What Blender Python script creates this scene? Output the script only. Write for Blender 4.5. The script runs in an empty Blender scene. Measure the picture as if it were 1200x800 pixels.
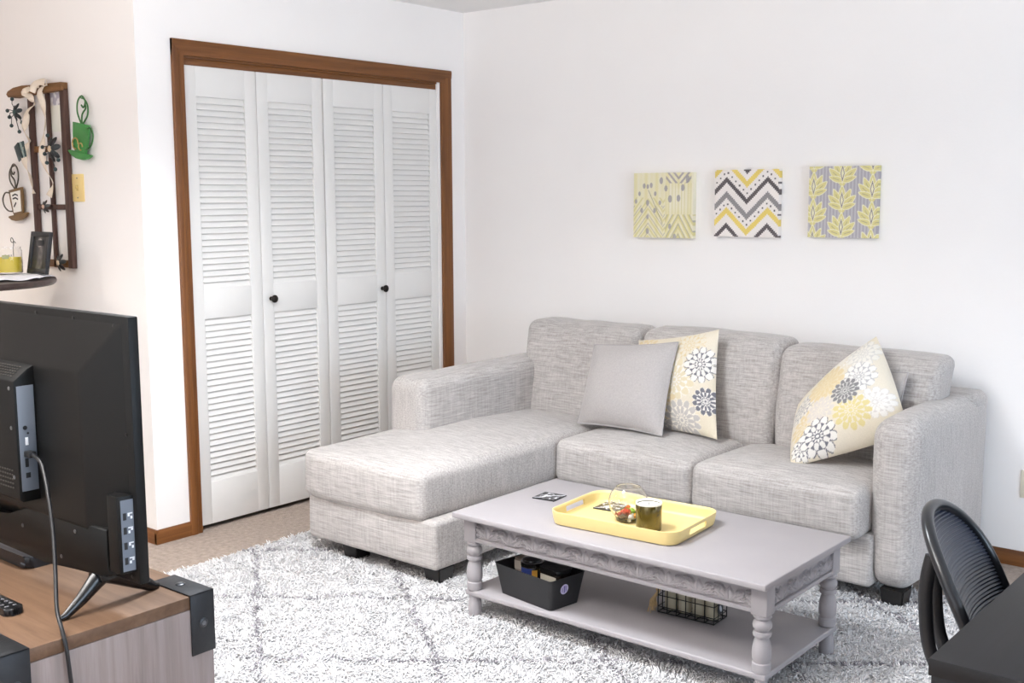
import bpy, bmesh, math, random
import numpy as np
from mathutils import Vector, Matrix, noise as mnoise

random.seed(7)
rng = np.random.default_rng(7)
sc = bpy.context.scene
COL = sc.collection
PI = math.pi

# ------------------------------------------------------------------ helpers
def lin(c):
    r = []
    for v in c[:3]:
        v = v / 255.0
        r.append(v / 12.92 if v <= 0.04045 else ((v + 0.055) / 1.055) ** 2.4)
    return tuple(r) + (1.0,)

class MB:
    """collects shapes in one bmesh"""
    def __init__(self):
        self.bm = bmesh.new()
        self.cl = self.bm.verts.layers.float_color.new('Col')
    def _new(self, verts, faces, col=None):
        vs = [self.bm.verts.new(v) for v in verts]
        if col is not None:
            for v in vs:
                v[self.cl] = col
        fs = []
        for f in faces:
            try:
                fs.append(self.bm.faces.new([vs[i] for i in f]))
            except ValueError:
                pass
        return vs, fs
    def box(self, x0, x1, y0, y1, z0, z1, bev=0.002, seg=2, rot=None, col=None):
        vs, fs = self._new([(x0, y0, z0), (x1, y0, z0), (x1, y1, z0), (x0, y1, z0),
                            (x0, y0, z1), (x1, y0, z1), (x1, y1, z1), (x0, y1, z1)],
                           [(0, 3, 2, 1), (4, 5, 6, 7), (0, 1, 5, 4), (1, 2, 6, 5), (2, 3, 7, 6), (3, 0, 4, 7)], col)
        if rot is not None:
            c = Vector(((x0 + x1) / 2, (y0 + y1) / 2, (z0 + z1) / 2))
            for v in vs:
                v.co = rot @ (v.co - c) + c
        if bev > 0:
            es = set()
            for f in fs:
                es.update(f.edges)
            bmesh.ops.bevel(self.bm, geom=list(es), offset=bev, segments=seg, profile=0.5, affect='EDGES')
        return self
    def prism(self, pts, h, axis='z', base=0.0, bev=0.0, col=None):
        """extrude polygon pts (2D) along an axis; axis z: pts=(x,y); y: (x,z); x: (y,z)"""
        def P(p, t):
            return {'z': (p[0], p[1], t), 'y': (p[0], t, p[1]), 'x': (t, p[0], p[1])}[axis]
        n = len(pts)
        vs, fs = self._new([P(p, base) for p in pts] + [P(p, base + h) for p in pts],
                           [tuple(range(n))[::-1], tuple(range(n, 2 * n))] +
                           [(i, (i + 1) % n, n + (i + 1) % n, n + i) for i in range(n)], col)
        if bev > 0:
            es = set()
            for f in fs:
                es.update(f.edges)
            bmesh.ops.bevel(self.bm, geom=list(es), offset=bev, segments=2, profile=0.5, affect='EDGES')
        return self
    def lathe(self, prof, c=(0, 0, 0), n=32, axis='z', cap=True, col=None):
        vs, fs = [], []
        for (r, t) in prof:
            for i in range(n):
                a = 2 * PI * i / n
                p = (r * math.cos(a), r * math.sin(a), t)
                if axis == 'x':
                    p = (t, p[0], p[1])
                elif axis == 'y':
                    p = (p[0], t, p[1])
                vs.append((p[0] + c[0], p[1] + c[1], p[2] + c[2]))
        m = len(prof)
        for j in range(m - 1):
            for i in range(n):
                fs.append((j * n + i, j * n + (i + 1) % n, (j + 1) * n + (i + 1) % n, (j + 1) * n + i))
        if cap:
            fs.append(tuple(range(n))[::-1])
            fs.append(tuple((m - 1) * n + i for i in range(n)))
        self._new(vs, fs, col)
        return self
    def tube(self, pts, r, n=10, flat=1.0, closed=False, up=None, col=None):
        pts = [Vector(p) for p in pts]
        m = len(pts)
        rad = r if isinstance(r, (list, tuple)) else [r] * m
        vs, fs = [], []
        prev = None
        for i in range(m):
            if closed:
                t = pts[(i + 1) % m] - pts[i - 1]
            else:
                t = pts[min(i + 1, m - 1)] - pts[max(i - 1, 0)]
            t.normalize()
            if up is not None:
                u = Vector(up) - t * t.dot(Vector(up))
                if u.length < 1e-5:
                    u = t.orthogonal()
            elif prev is None:
                u = t.orthogonal()
            else:
                u = prev - t * t.dot(prev)
            u.normalize()
            prev = u
            w = t.cross(u)
            for k in range(n):
                a = 2 * PI * k / n
                vs.append(pts[i] + u * (math.cos(a) * rad[i] * flat) + w * (math.sin(a) * rad[i]))
        for i in range(m if closed else m - 1):
            j = (i + 1) % m
            for k in range(n):
                fs.append((i * n + k, i * n + (k + 1) % n, j * n + (k + 1) % n, j * n + k))
        if not closed:
            fs.append(tuple(range(n))[::-1])
            fs.append(tuple((m - 1) * n + k for k in range(n)))
        self._new([tuple(v) for v in vs], fs, col)
        return self
    def ball(self, c, r, n=12, s=(1, 1, 1), rot=None, col=None):
        vs, fs = [], []
        m = max(6, n // 2 + 2)
        for j in range(m + 1):
            th = PI * j / m
            for i in range(n):
                a = 2 * PI * i / n
                p = Vector((r * s[0] * math.sin(th) * math.cos(a), r * s[1] * math.sin(th) * math.sin(a), r * s[2] * math.cos(th)))
                if rot is not None:
                    p = rot @ p
                vs.append((p.x + c[0], p.y + c[1], p.z + c[2]))
        for j in range(m):
            for i in range(n):
                fs.append((j * n + i, (j + 1) * n + i, (j + 1) * n + (i + 1) % n, j * n + (i + 1) % n))
        vs_, fs_ = self._new(vs, fs, col)
        bmesh.ops.remove_doubles(self.bm, verts=vs_, dist=1e-6)
        return self
    def grid(self, P, closed_u=False, col=None):
        """P: list of rows of points"""
        nr, nc = len(P), len(P[0])
        vs = [p for row in P for p in row]
        fs = []
        for j in range(nr - 1):
            for i in range(nc if closed_u else nc - 1):
                k = (i + 1) % nc
                fs.append((j * nc + i, j * nc + k, (j + 1) * nc + k, (j + 1) * nc + i))
        return self._new(vs, fs, col)
    def build(self, name, mat, parent=None, loc=(0, 0, 0), world=True, sharp=38, rot=None):
        bm = self.bm
        bmesh.ops.recalc_face_normals(bm, faces=bm.faces[:])
        lim = math.radians(sharp)
        for f in bm.faces:
            f.smooth = True
        for e in bm.edges:
            if len(e.link_faces) == 2 and e.calc_face_angle(0) > lim:
                e.smooth = False
        me = bpy.data.meshes.new(name)
        bm.to_mesh(me)
        bm.free()
        return link(name, me, mat, parent, loc, world, rot)

def origin_of(o):
    v = Vector((0, 0, 0))
    while o is not None:
        v += o.location
        o = o.parent
    return v

def link(name, me, mat, parent=None, loc=(0, 0, 0), world=True, rot=None):
    o = bpy.data.objects.new(name, me)
    COL.objects.link(o)
    for m in (mat if isinstance(mat, (list, tuple)) else [mat]):
        me.materials.append(m)
    if parent is not None:
        o.parent = parent
        if world:
            off = origin_of(parent)
            me.transform(Matrix.Translation(-off))
    o.location = loc
    if rot:
        o.rotation_euler = rot
    return o

def recentre(o):
    """put a top-level mesh's origin at its base centre"""
    co = np.array([v.co[:] for v in o.data.vertices])
    c = Vector(((co[:, 0].min() + co[:, 0].max()) / 2, (co[:, 1].min() + co[:, 1].max()) / 2, co[:, 2].min()))
    o.data.transform(Matrix.Translation(-c))
    o.location = c
    return o

def tag(o, label, cat, group=None, kind='thing'):
    o['label'] = label
    o['category'] = cat
    o['kind'] = kind
    if group:
        o['group'] = group
    return o

def thing(name, label, cat, loc=(0, 0, 0), group=None, rz=0):
    o = bpy.data.objects.new(name, None)
    COL.objects.link(o)
    o.empty_display_size = 0.05
    o.location = loc
    o.rotation_euler = (0, 0, rz)
    return tag(o, label, cat, group)

def struct(o):
    o['kind'] = 'structure'
    return o

# ------------------------------------------------------------------ materials
MATS = {}
def M(name, c, rough=0.5, metal=0.0, var=0.0, scale=20.0, bump=0.0, bscale=200.0, stretch=(1, 1, 1), spec=0.5,
      c2=None, sheen=0.0, coat=0.0, detail=4.0, vcol=False, coord='Object'):
    if name in MATS:
        return MATS[name]
    m = bpy.data.materials.new(name)
    m.use_nodes = True
    nt = m.node_tree
    b = nt.nodes['Principled BSDF']
    b.inputs['Roughness'].default_value = rough
    b.inputs['Metallic'].default_value = metal
    b.inputs['Specular IOR Level'].default_value = spec
    b.inputs['Sheen Weight'].default_value = sheen
    b.inputs['Coat Weight'].default_value = coat
    c = lin(c)
    b.inputs['Base Color'].default_value = c
    tc = nt.nodes.new('ShaderNodeTexCoord')
    mp = nt.nodes.new('ShaderNodeMapping')
    mp.inputs['Scale'].default_value = stretch
    nt.links.new(tc.outputs[coord], mp.inputs['Vector'])
    src = None
    if vcol:
        at = nt.nodes.new('ShaderNodeVertexColor')
        at.layer_name = 'Col'
        src = at.outputs['Color']
    if var > 0 or c2 is not None:
        n = nt.nodes.new('ShaderNodeTexNoise')
        n.inputs['Scale'].default_value = scale
        n.inputs['Detail'].default_value = detail
        nt.links.new(mp.outputs['Vector'], n.inputs['Vector'])
        mix = nt.nodes.new('ShaderNodeMix')
        mix.data_type = 'RGBA'
        rmp = nt.nodes.new('ShaderNodeMapRange')
        rmp.inputs['From Min'].default_value = 0.3
        rmp.inputs['From Max'].default_value = 0.7
        nt.links.new(n.outputs['Fac'], rmp.inputs['Value'])
        nt.links.new(rmp.outputs['Result'], mix.inputs['Factor'])
        if c2 is not None:
            a_, b_ = c, lin(c2)
        else:
            a_ = tuple(x * (1 - var) for x in c[:3]) + (1,)
            b_ = tuple(min(1, x * (1 + var)) for x in c[:3]) + (1,)
        if vcol:
            mix.blend_type = 'MULTIPLY'
            mix.inputs['Factor'].default_value = 1
            nt.links.remove(mix.inputs['Factor'].links[0])
            g = nt.nodes.new('ShaderNodeMapRange')
            g.inputs['To Min'].default_value = 1 - var
            g.inputs['To Max'].default_value = 1 + var
            nt.links.new(rmp.outputs['Result'], g.inputs['Value'])
            nt.links.new(src, mix.inputs[6])
            nt.links.new(g.outputs['Result'], mix.inputs[7])
        else:
            mix.inputs[6].default_value = a_
            mix.inputs[7].default_value = b_
        src = mix.outputs[2]
    if src is not None:
        nt.links.new(src, b.inputs['Base Color'])
    if bump > 0:
        n2 = nt.nodes.new('ShaderNodeTexNoise')
        n2.inputs['Scale'].default_value = bscale
        n2.inputs['Detail'].default_value = 3
        nt.links.new(mp.outputs['Vector'], n2.inputs['Vector'])
        bp = nt.nodes.new('ShaderNodeBump')
        bp.inputs['Strength'].default_value = bump
        bp.inputs['Distance'].default_value = 0.004
        nt.links.new(n2.outputs['Fac'], bp.inputs['Height'])
        nt.links.new(bp.outputs['Normal'], b.inputs['Normal'])
    MATS[name] = m
    return m

def M_fabric(name, light, dark, wx=(6, 90, 170), wy=(110, 110, 7), bump=0.35, contrast=1.0):
    """slubby woven upholstery: long horizontal slubs crossed with weak vertical ones"""
    if name in MATS:
        return MATS[name]
    m = bpy.data.materials.new(name)
    m.use_nodes = True
    nt = m.node_tree
    N = nt.nodes.new
    L = nt.links.new
    b = nt.nodes['Principled BSDF']
    b.inputs['Roughness'].default_value = 0.9
    b.inputs['Specular IOR Level'].default_value = 0.15
    b.inputs['Sheen Weight'].default_value = 0.25
    b.inputs['Sheen Roughness'].default_value = 0.5
    tc = N('ShaderNodeTexCoord')
    def nz(sc3, detail=3, rough=0.6):
        mp = N('ShaderNodeMapping')
        mp.inputs['Scale'].default_value = sc3
        L(tc.outputs['Object'], mp.inputs['Vector'])
        n = N('ShaderNodeTexNoise')
        n.inputs['Scale'].default_value = 1.0
        n.inputs['Detail'].default_value = detail
        n.inputs['Roughness'].default_value = rough
        L(mp.outputs['Vector'], n.inputs['Vector'])
        return n.outputs['Fac']
    h = nz(wx)
    v = nz(wy)
    f = nz((420, 420, 420), 1)
    big = nz((2.5, 2.5, 2.5), 2)
    def ma(op, a, bb, val=None):
        x = N('ShaderNodeMath')
        x.operation = op
        L(a, x.inputs[0])
        if val is not None:
            x.inputs[1].default_value = val
        else:
            L(bb, x.inputs[1])
        return x.outputs[0]
    s = ma('ADD', ma('MULTIPLY', h, None, 0.52), ma('MULTIPLY', v, None, 0.26))
    s = ma('ADD', s, ma('MULTIPLY', f, None, 0.17))
    s2 = ma('ADD', s, ma('MULTIPLY', big, None, 0.12))
    r = N('ShaderNodeMapRange')
    r.inputs['From Min'].default_value = 0.535 - 0.145 / contrast
    r.inputs['From Max'].default_value = 0.535 + 0.145 / contrast
    L(s2, r.inputs['Value'])
    mix = N('ShaderNodeMix')
    mix.data_type = 'RGBA'
    mix.inputs[6].default_value = lin(dark)
    mix.inputs[7].default_value = lin(light)
    L(r.outputs['Result'], mix.inputs['Factor'])
    L(mix.outputs[2], b.inputs['Base Color'])
    bp = N('ShaderNodeBump')
    bp.inputs['Strength'].default_value = bump
    bp.inputs['Distance'].default_value = 0.003
    L(s, bp.inputs['Height'])
    L(bp.outputs['Normal'], b.inputs['Normal'])
    MATS[name] = m
    return m

def M_wood(name, c1, c2, stretch=(1.5, 30, 30), rough=0.5, bump=0.15, scale=1.0, dark=None):
    if name in MATS:
        return MATS[name]
    m = bpy.data.materials.new(name)
    m.use_nodes = True
    nt = m.node_tree
    N = nt.nodes.new
    L = nt.links.new
    b = nt.nodes['Principled BSDF']
    b.inputs['Roughness'].default_value = rough
    b.inputs['Specular IOR Level'].default_value = 0.35
    tc = N('ShaderNodeTexCoord')
    mp = N('ShaderNodeMapping')
    mp.inputs['Scale'].default_value = stretch
    L(tc.outputs['Object'], mp.inputs['Vector'])
    n = N('ShaderNodeTexNoise')
    n.inputs['Scale'].default_value = scale
    n.inputs['Detail'].default_value = 6
    n.inputs['Roughness'].default_value = 0.65
    n.inputs['Distortion'].default_value = 0.4
    L(mp.outputs['Vector'], n.inputs['Vector'])
    cr = N('ShaderNodeValToRGB')
    cr.color_ramp.elements[0].position = 0.3
    cr.color_ramp.elements[0].color = lin(c1)
    cr.color_ramp.elements[1].position = 0.68
    cr.color_ramp.elements[1].color = lin(c2)
    if dark:
        e = cr.color_ramp.elements.new(0.22)
        e.color = lin(dark)
    L(n.outputs['Fac'], cr.inputs['Fac'])
    L(cr.outputs['Color'], b.inputs['Base Color'])
    bp = N('ShaderNodeBump')
    bp.inputs['Strength'].default_value = bump
    bp.inputs['Distance'].default_value = 0.002
    L(n.outputs['Fac'], bp.inputs['Height'])
    L(bp.outputs['Normal'], b.inputs['Normal'])
    MATS[name] = m
    return m

def M_glass(name, c=(255, 255, 255), rough=0.0, ior=1.45):
    if name in MATS:
        return MATS[name]
    m = bpy.data.materials.new(name)
    m.use_nodes = True
    b = m.node_tree.nodes['Principled BSDF']
    b.inputs['Base Color'].default_value = lin(c)
    b.inputs['Roughness'].default_value = rough
    b.inputs['IOR'].default_value = ior
    b.inputs['Transmission Weight'].default_value = 1.0
    MATS[name] = m
    return m

wall_m = M('wall_paint', (243, 240, 238), 0.75, bump=0.10, bscale=90, spec=0.25, coord='Object', var=0.008, scale=3)
ceil_m = M('ceiling_paint', (236, 235, 234), 0.9, bump=0.25, bscale=70, spec=0.2)
carpet_m = M('carpet_beige', (152, 136, 124), 0.95, bump=1.0, bscale=170, var=0.24, scale=48, spec=0.1, detail=6, sheen=0.2)
oakv = M_wood('oak_trim_vertical', (92, 54, 25), (130, 82, 41), (45, 45, 1.6), 0.42)
oakh = M_wood('oak_trim_horizontal', (92, 54, 25), (130, 82, 41), (45, 1.6, 45), 0.42)
oakx = M_wood('oak_trim_along_wall', (92, 54, 25), (130, 82, 41), (1.6, 45, 45), 0.42)
door_m = M('door_white', (226, 224, 221), 0.45, spec=0.4, bump=0.04, bscale=120, var=0.01, scale=6)
knob_m = M('knob_bronze', (40, 34, 30), 0.35, metal=0.7)
closet_shade_m = M('closet_shade', (70, 66, 62), 0.9)  # shade behind the closed doors put into the wall colour
fab = M_fabric('sofa_fabric', (204, 199, 196), (136, 130, 126), wx=(11, 120, 190), wy=(140, 140, 9), contrast=.8)
fabx = M_fabric('sofa_fabric_side', (204, 199, 196), (136, 130, 126), wx=(120, 11, 190), wy=(140, 140, 9), contrast=.8)
sofa_leg = M('sofa_leg_black', (22, 19, 18), 0.45)
table_m = M('table_paint', (156, 151, 153), 0.5, var=0.03, scale=5, bump=0.05, bscale=60, spec=0.4)
tray_m = M('tray_yellow', (227, 204, 140), 0.35, var=0.015, scale=8, spec=0.45)
black_p = M('black_plastic', (12, 12, 12), 0.45, bump=0.12, bscale=500, spec=0.25)
black_g = M('black_gloss', (8, 8, 9), 0.1)
grey_panel = M('port_panel_grey', (104, 112, 124), 0.45)
port_dark = M('port_dark', (12, 12, 14), 0.5)
white_mark = M('white_marking', (235, 238, 242), 0.5)
metal_br = M('bracket_iron', (46, 47, 50), 0.48, metal=0.55, var=0.12, scale=14, bump=0.1, bscale=90)
steel = M('bolt_steel', (120, 122, 126), 0.35, metal=0.9)
chrome = M('chrome', (205, 205, 205), 0.15, metal=1.0)
desk_m = M_wood('desk_black', (19, 19, 21), (26, 26, 29), (60, 3, 60), 0.45, 0.08)
pile_m = M('rug_pile', (240, 236, 230), 0.95, vcol=True, spec=0.0)
vcloth = M('printed_cloth', (255, 255, 255), 0.9, vcol=True, var=0.05, scale=320, bump=0.25, bscale=500, spec=0.1, sheen=0.2)
vcanvas = M('printed_canvas', (255, 255, 255), 0.85, vcol=True, var=0.03, scale=300, bump=0.2, bscale=500, spec=0.1)
vpaint = M('painted_detail', (255, 255, 255), 0.5, vcol=True)

# ------------------------------------------------------------------ room
XC, YS, YK, ZC = -4.2077, 4.711, 2.689, 2.475      # closet wall, sofa wall, kitchen wall, ceiling
m = MB(); m.box(-8.0, 2.2, -2.2, 5.4, -0.06, 0.0, 0); struct(m.build('floor', carpet_m))
m = MB(); m.box(-8.1, 2.3, -2.3, 5.5, ZC, ZC + 0.1, 0); struct(m.build('ceiling', ceil_m))
m = MB(); m.box(-4.9, 2.3, YS, YS + 0.12, 0, ZC, 0); struct(m.build('wall_back', wall_m))
DY0, DY1, DZ = 2.914, 4.497, 2.095
m = MB()
m.box(XC - 0.11, XC, YK, DY0, 0, ZC, 0)
m.box(XC - 0.11, XC, DY1, YS, 0, ZC, 0)
m.box(XC - 0.11, XC, DY0, DY1, DZ, ZC, 0)
struct(m.build('wall_left', wall_m))
m = MB(); m.box(-8.0, XC - 0.11, YK, YK + 0.11, 0, ZC, 0); struct(m.build('wall_kitchen', wall_m))
m = MB(); m.box(-4.95, -4.85, YK + 0.11, YS, 0, ZC, 0); struct(m.build('wall_closet', closet_shade_m))
m = MB(); m.box(-8.1, -8.0, -2.2, YK + 0.11, 0, ZC, 0); struct(m.build('wall_far_left', wall_m))
# right wall with a wide window
WY0, WY1, WZ0, WZ1 = 0.9, 3.6, 0.10, 1.80
m = MB()
m.box(2.2, 2.32, -2.2, WY0, 0, ZC, 0); m.box(2.2, 2.32, WY1, YS, 0, ZC, 0)
m.box(2.2, 2.32, WY0, WY1, 0, WZ0, 0); m.box(2.2, 2.32, WY0, WY1, WZ1, ZC, 0)
struct(m.build('wall_right', wall_m))
# rear wall with patio window
RX0, RX1, RZ0, RZ1 = -4.6, 0.8, 0.25, 2.25
m = MB()
m.box(-8.0, RX0, -2.32, -2.2, 0, ZC, 0); m.box(RX1, 2.2, -2.32, -2.2, 0, ZC, 0)
m.box(RX0, RX1, -2.32, -2.2, 0, RZ0, 0); m.box(RX0, RX1, -2.32, -2.2, RZ1, ZC, 0)
struct(m.build('wall_rear', wall_m))
m = MB()
for (a, b_) in ((WY0, WY0 + .05), (WY1 - .05, WY1), ((WY0 + WY1) / 2 - .03, (WY0 + WY1) / 2 + .03)):
    m.box(2.22, 2.29, a, b_, WZ0, WZ1, .004)
m.box(2.22, 2.29, WY0, WY1, WZ0, WZ0 + .05, .004); m.box(2.22, 2.29, WY0, WY1, WZ1 - .05, WZ1, .004)
struct(m.build('window_1', door_m))
m = MB()
for x in (RX0, (2 * RX0 + RX1) / 3, (RX0 + 2 * RX1) / 3, RX1 - .06):
    m.box(x, x + .06, -2.29, -2.22, RZ0, RZ1, .004)
m.box(RX0, RX1, -2.29, -2.22, RZ0, RZ0 + .05, .004); m.box(RX0, RX1, -2.29, -2.22, RZ1 - .05, RZ1, .004)
struct(m.build('window_2', door_m))

# skirting
BH = 0.062
def skirting(name, prof_pts, path, mat):
    pass
m = MB(); m.prism([(YS - 0.013, 0), (YS, 0), (YS, BH), (YS - 0.006, BH), (YS - 0.013, BH - 0.012)], 2.2 - XC, 'x', XC); struct(m.build('baseboard_back', oakx))
m = MB(); m.prism([(XC, 0), (XC + .013, 0), (XC + .013, BH - .012), (XC + .006, BH), (XC, BH)], 2.858 - (YK - .013), 'y', YK - .013)
m.prism([(XC, 0), (XC + .013, 0), (XC + .013, BH - .012), (XC + .006, BH), (XC, BH)], YS - .013 - 4.594, 'y', 4.594)
struct(m.build('baseboard_left', oakh))
m = MB(); m.prism([(YK, 0), (YK - .013, 0), (YK - .013, BH - .012), (YK - .006, BH), (YK, BH)], XC + .0125 + 8.0, 'x', -8.0); struct(m.build('baseboard_kitchen', oakx))

# closet casing: two stepped jambs and a head
def casing_side(y_out, y_in, sgn):
    mm = MB()
    w = (y_in - y_out)
    mm.prism([(XC - .002, y_out), (XC + .014, y_out), (XC + .017, y_out + w * .12), (XC + .015, y_out + w * .55), (XC + .011, y_out + w * .62),
              (XC + .010, y_in), (XC - .002, y_in)], 2.156, 'z', 0.0)
    mm.box(XC - .11, XC - .002, min(y_in, y_in - sgn * .012), max(y_in, y_in - sgn * .012), 0, 2.095, .001)
    return mm
struct(casing_side(2.856, 2.9145, 1).build('trim_1', oakv))
struct(casing_side(4.594, 4.5165, -1).build('trim_2', oakv))
m = MB()
m.prism([(XC - .002, 2.157), (XC + .015, 2.157), (XC + .018, 2.148), (XC + .016, 2.118), (XC + .012, 2.112), (XC + .011, 2.092), (XC - .002, 2.092)], 4.594 - 2.856 - .0, 'y', 2.856)
m.box(XC - .11, XC - .004, 2.914, 4.5165, 2.083, 2.095, .001)
m.box(XC - .030, XC - .012, 2.9146, 4.5165, 2.052, 2.083, .002)
struct(m.build('trim_3', oakh))
m = MB(); m.box(XC - .05, XC - .02, 2.916, 4.516, 2.056, 2.082, .001); struct(m.build('trim_4', M('track_dark', (30, 26, 24), .6)))

# louvred bifold doors: two pairs of two leaves
def leaf_frame(y0, y1, lz):
    mm = MB()
    xf, xb = XC - 0.008, XC - 0.036
    z0, z1 = 0.022, 2.054
    st = 0.064
    mm.box(xb, xf, y0, y0 + st, z0, z1, .003)
    mm.box(xb, xf, y1 - st, y1, z0, z1, .003)
    zz = [z0] + [v for a in lz for v in a] + [z1]
    for k in range(0, len(zz), 2):
        mm.box(xb + .0015, xf - .0004, y0 + st - .004, y1 - st + .004, zz[k], zz[k + 1], .002)
    return mm
def louvre(y0, y1, z0, z1, n):
    mm = MB()
    xm = XC - 0.0215
    st = 0.064
    pitch = (z1 - z0) / n
    w = pitch * 1.24
    R = Matrix.Rotation(math.radians(65), 3, 'Y')
    for k in range(n):
        zc = z0 + (k + .5) * pitch
        mm.box(xm - w / 2, xm + w / 2, y0 + st - .003, y1 - st + .003, zc - .0035, zc + .0035, .0015, 1, rot=R)
    return mm
LZ = [(0.215, 0.955), (1.09, 1.925)]
leaves = [(2.919, 3.303), (3.306, 3.697), (3.704, 4.100), (4.103, 4.506)]
for d in range(2):
    a = leaves[2 * d][0]
    D = bpy.data.objects.new('door_%d' % (d + 1), None); COL.objects.link(D)
    D.location = (XC, (leaves[2 * d][0] + leaves[2 * d + 1][1]) / 2, 0)
    struct(D)
    for j in range(2):
        y0, y1 = leaves[2 * d + j]
        p = leaf_frame(y0, y1, LZ).build('door_panel', door_m, D)
        louvre(y0, y1, LZ[0][0], LZ[0][1], 27).build('louvre', door_m, p)
        louvre(y0, y1, LZ[1][0], LZ[1][1], 31).build('louvre', door_m, p)
    ky = (3.352, 4.072)[d]
    kb = MB()
    kb.lathe([(.010, 0), (.0095, .006), (.007, .012), (.0075, .017), (.015, .021), (.0185, .027), (.018, .032), (.012, .037), (.003, .039)], (XC - .009, ky, 1.02), 20, 'x')
    kb.build('knob', knob_m, D)

# outlet and light switch
m = MB(); m.box(-1.232, -1.160, YS - .006, YS, .283, .397, .0025)
o = recentre(m.build('wall_outlet', M('outlet_ivory', (226, 219, 200), .4)))
tag(o, 'ivory socket plate low on the white wall right of the sofa', 'outlet')
m = MB()
for zz in (.318, .362):
    m.prism([(-1.196 + .015 * math.cos(t * PI / 8), zz + .0135 * math.sin(t * PI / 8)) for t in range(16)], .002, 'y', YS - .008)
sk = m.build('socket_face', M('outlet_ivory', (226, 219, 200), .4), o)
for zz in (.318, .362):
    for dx in (-.006, .006):
        m = MB(); m.box(-1.196 + dx - .0012, -1.196 + dx + .0012, YS - .0088, YS - .0075, zz - .004, zz + .006, 0)
        m.build('slot', port_dark, sk)
m = MB(); m.box(-4.745, -4.650, YK - .007, YK, 1.474, 1.596, .003)
o = recentre(m.build('light_switch', M('switch_ivory', (232, 206, 140), .4)))
tag(o, 'ivory yellow toggle switch plate on the cream wall below the green cup sign', 'light switch')
m = MB(); m.box(-4.703, -4.691, YK - .010, YK - .006, 1.522, 1.548, .001); m.box(-4.700, -4.694, YK - .016, YK - .009, 1.532, 1.546, .0015)
m.build('toggle', M('switch_toggle', (205, 178, 112), .4), o)
for zz in (1.492, 1.578):
    m = MB(); m.lathe([(.0035, 0), (.003, .0015)], (-4.697, YK - .0085, zz), 10, 'y')
    m.build('screw', steel, o)

# ------------------------------------------------------------------ cushions
def axis_pts(h, r, nb=5, nm=14):
    a = [-h + r - r * math.tan((1 - i / nb) * PI / 4) for i in range(nb)]
    mid = [(-h + r) + (2 * h - 2 * r) * i / nm for i in range(nm + 1)]
    return a + mid + [-v for v in a[::-1]]

def cushion(mm, c, half, r, crown=(0, 0, 0), lean=0.0, taper=0.0, nm=14, wob=0.0, seed=0.0, front_sag=0.0):
    """rounded upholstered block: crown = extra bulge per axis; lean shifts the top towards +y; taper narrows the bottom in x"""
    A = [axis_pts(h, r, 5, nm) for h in half]
    def mp(p):
        q = Vector(p)
        inn = Vector([max(-(half[i] - r), min(half[i] - r, q[i])) for i in range(3)])
        d = q - inn
        if d.length > 1e-9:
            d = d.normalized() * r
        s = inn + d
        u = [s[i] / half[i] for i in range(3)]
        e = [max(0.0, 1 - abs(u[i]) ** 2.6) for i in range(3)]
        o = Vector(s)
        o.x += crown[0] * u[0] * e[1] * e[2]
        o.y += crown[1] * u[1] * e[0] * e[2]
        o.z += crown[2] * u[2] * e[0] * e[1]
        if wob:
            n = mnoise.noise_vector(Vector((s.x * 3.1 + seed, s.y * 3.1, s.z * 3.1 - seed))) + .45 * mnoise.noise_vector(Vector((s.x * 8 - seed, s.y * 8, s.z * 8 + seed)))
            o += n * wob
        if taper:
            o.x *= 1 - taper * (1 - (u[2] + 1) / 2)
        if front_sag:
            o.z -= front_sag * e[0] * max(0, -u[1]) ** 3 * (1 - u[2]) / 2
        o.y += lean * (u[2] + 1) / 2
        return (o.x + c[0], o.y + c[1], o.z + c[2])
    faces = []
    for ax in range(3):
        b, d = [(1, 2), (2, 0), (0, 1)][ax]
        for sg in (-1, 1):
            P = []
            for vb in A[b]:
                row = []
                for vd in A[d]:
                    p = [0, 0, 0]
                    p[ax] = sg * half[ax]; p[b] = vb; p[d] = vd
                    row.append(mp(p))
                P.append(row)
            mm.grid(P)
    bmesh.ops.remove_doubles(mm.bm, verts=mm.bm.verts[:], dist=1e-5)
    return mm

def cush(x0, x1, y0, y1, z0, z1, r, crown=(0, 0, 0), **k):
    mm = MB()
    return cushion(mm, ((x0 + x1) / 2, (y0 + y1) / 2, (z0 + z1) / 2), ((x1 - x0) / 2, (y1 - y0) / 2, (z1 - z0) / 2), r, crown, **k)

# ------------------------------------------------------------------ sofa
RUGZ = 0.012
S = thing('sectional_sofa', 'light grey woven fabric sectional sofa with chaise against the white wall', 'sofa', (-2.45, 3.85, 0))
cush(-3.578, -2.845, 3.002, 4.66, .080, .272, .02, (0, .008, 0), wob=.002).build('chaise_base', fab, S)
cush(-2.90, -1.50, 3.855, 4.66, .080, .275, .018, wob=.002).build('seat_base', fab, S)
cush(-3.59, -3.372, 3.49, 4.67, .20, .694, .048, (.006, .010, .012), wob=.003, seed=2).build('armrest', fabx, S)
cush(-1.535, -1.352, 3.872, 4.675, .080, .700, .075, (.012, .010, .012), wob=.003, seed=5, taper=0.10).build('armrest', fab, S)
cush(-3.59, -1.36, 4.50, 4.685, .085, .715, .04, wob=.002).build('back_frame', fab, S)
cush(-3.590, -2.897, 2.985, 4.30, .262, .456, .036, (.008, .012, .026), wob=.005, seed=1, front_sag=.012).build('chaise_cushion', fab, S)
cush(-2.893, -2.218, 3.795, 4.32, .262, .450, .038, (.003, .014, .028), wob=.005, seed=3).build('seat_cushion', fab, S)
cush(-2.214, -1.525, 3.785, 4.32, .262, .450, .038, (.003, .014, .026), wob=.005, seed=9).build('seat_cushion', fab, S)
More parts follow.
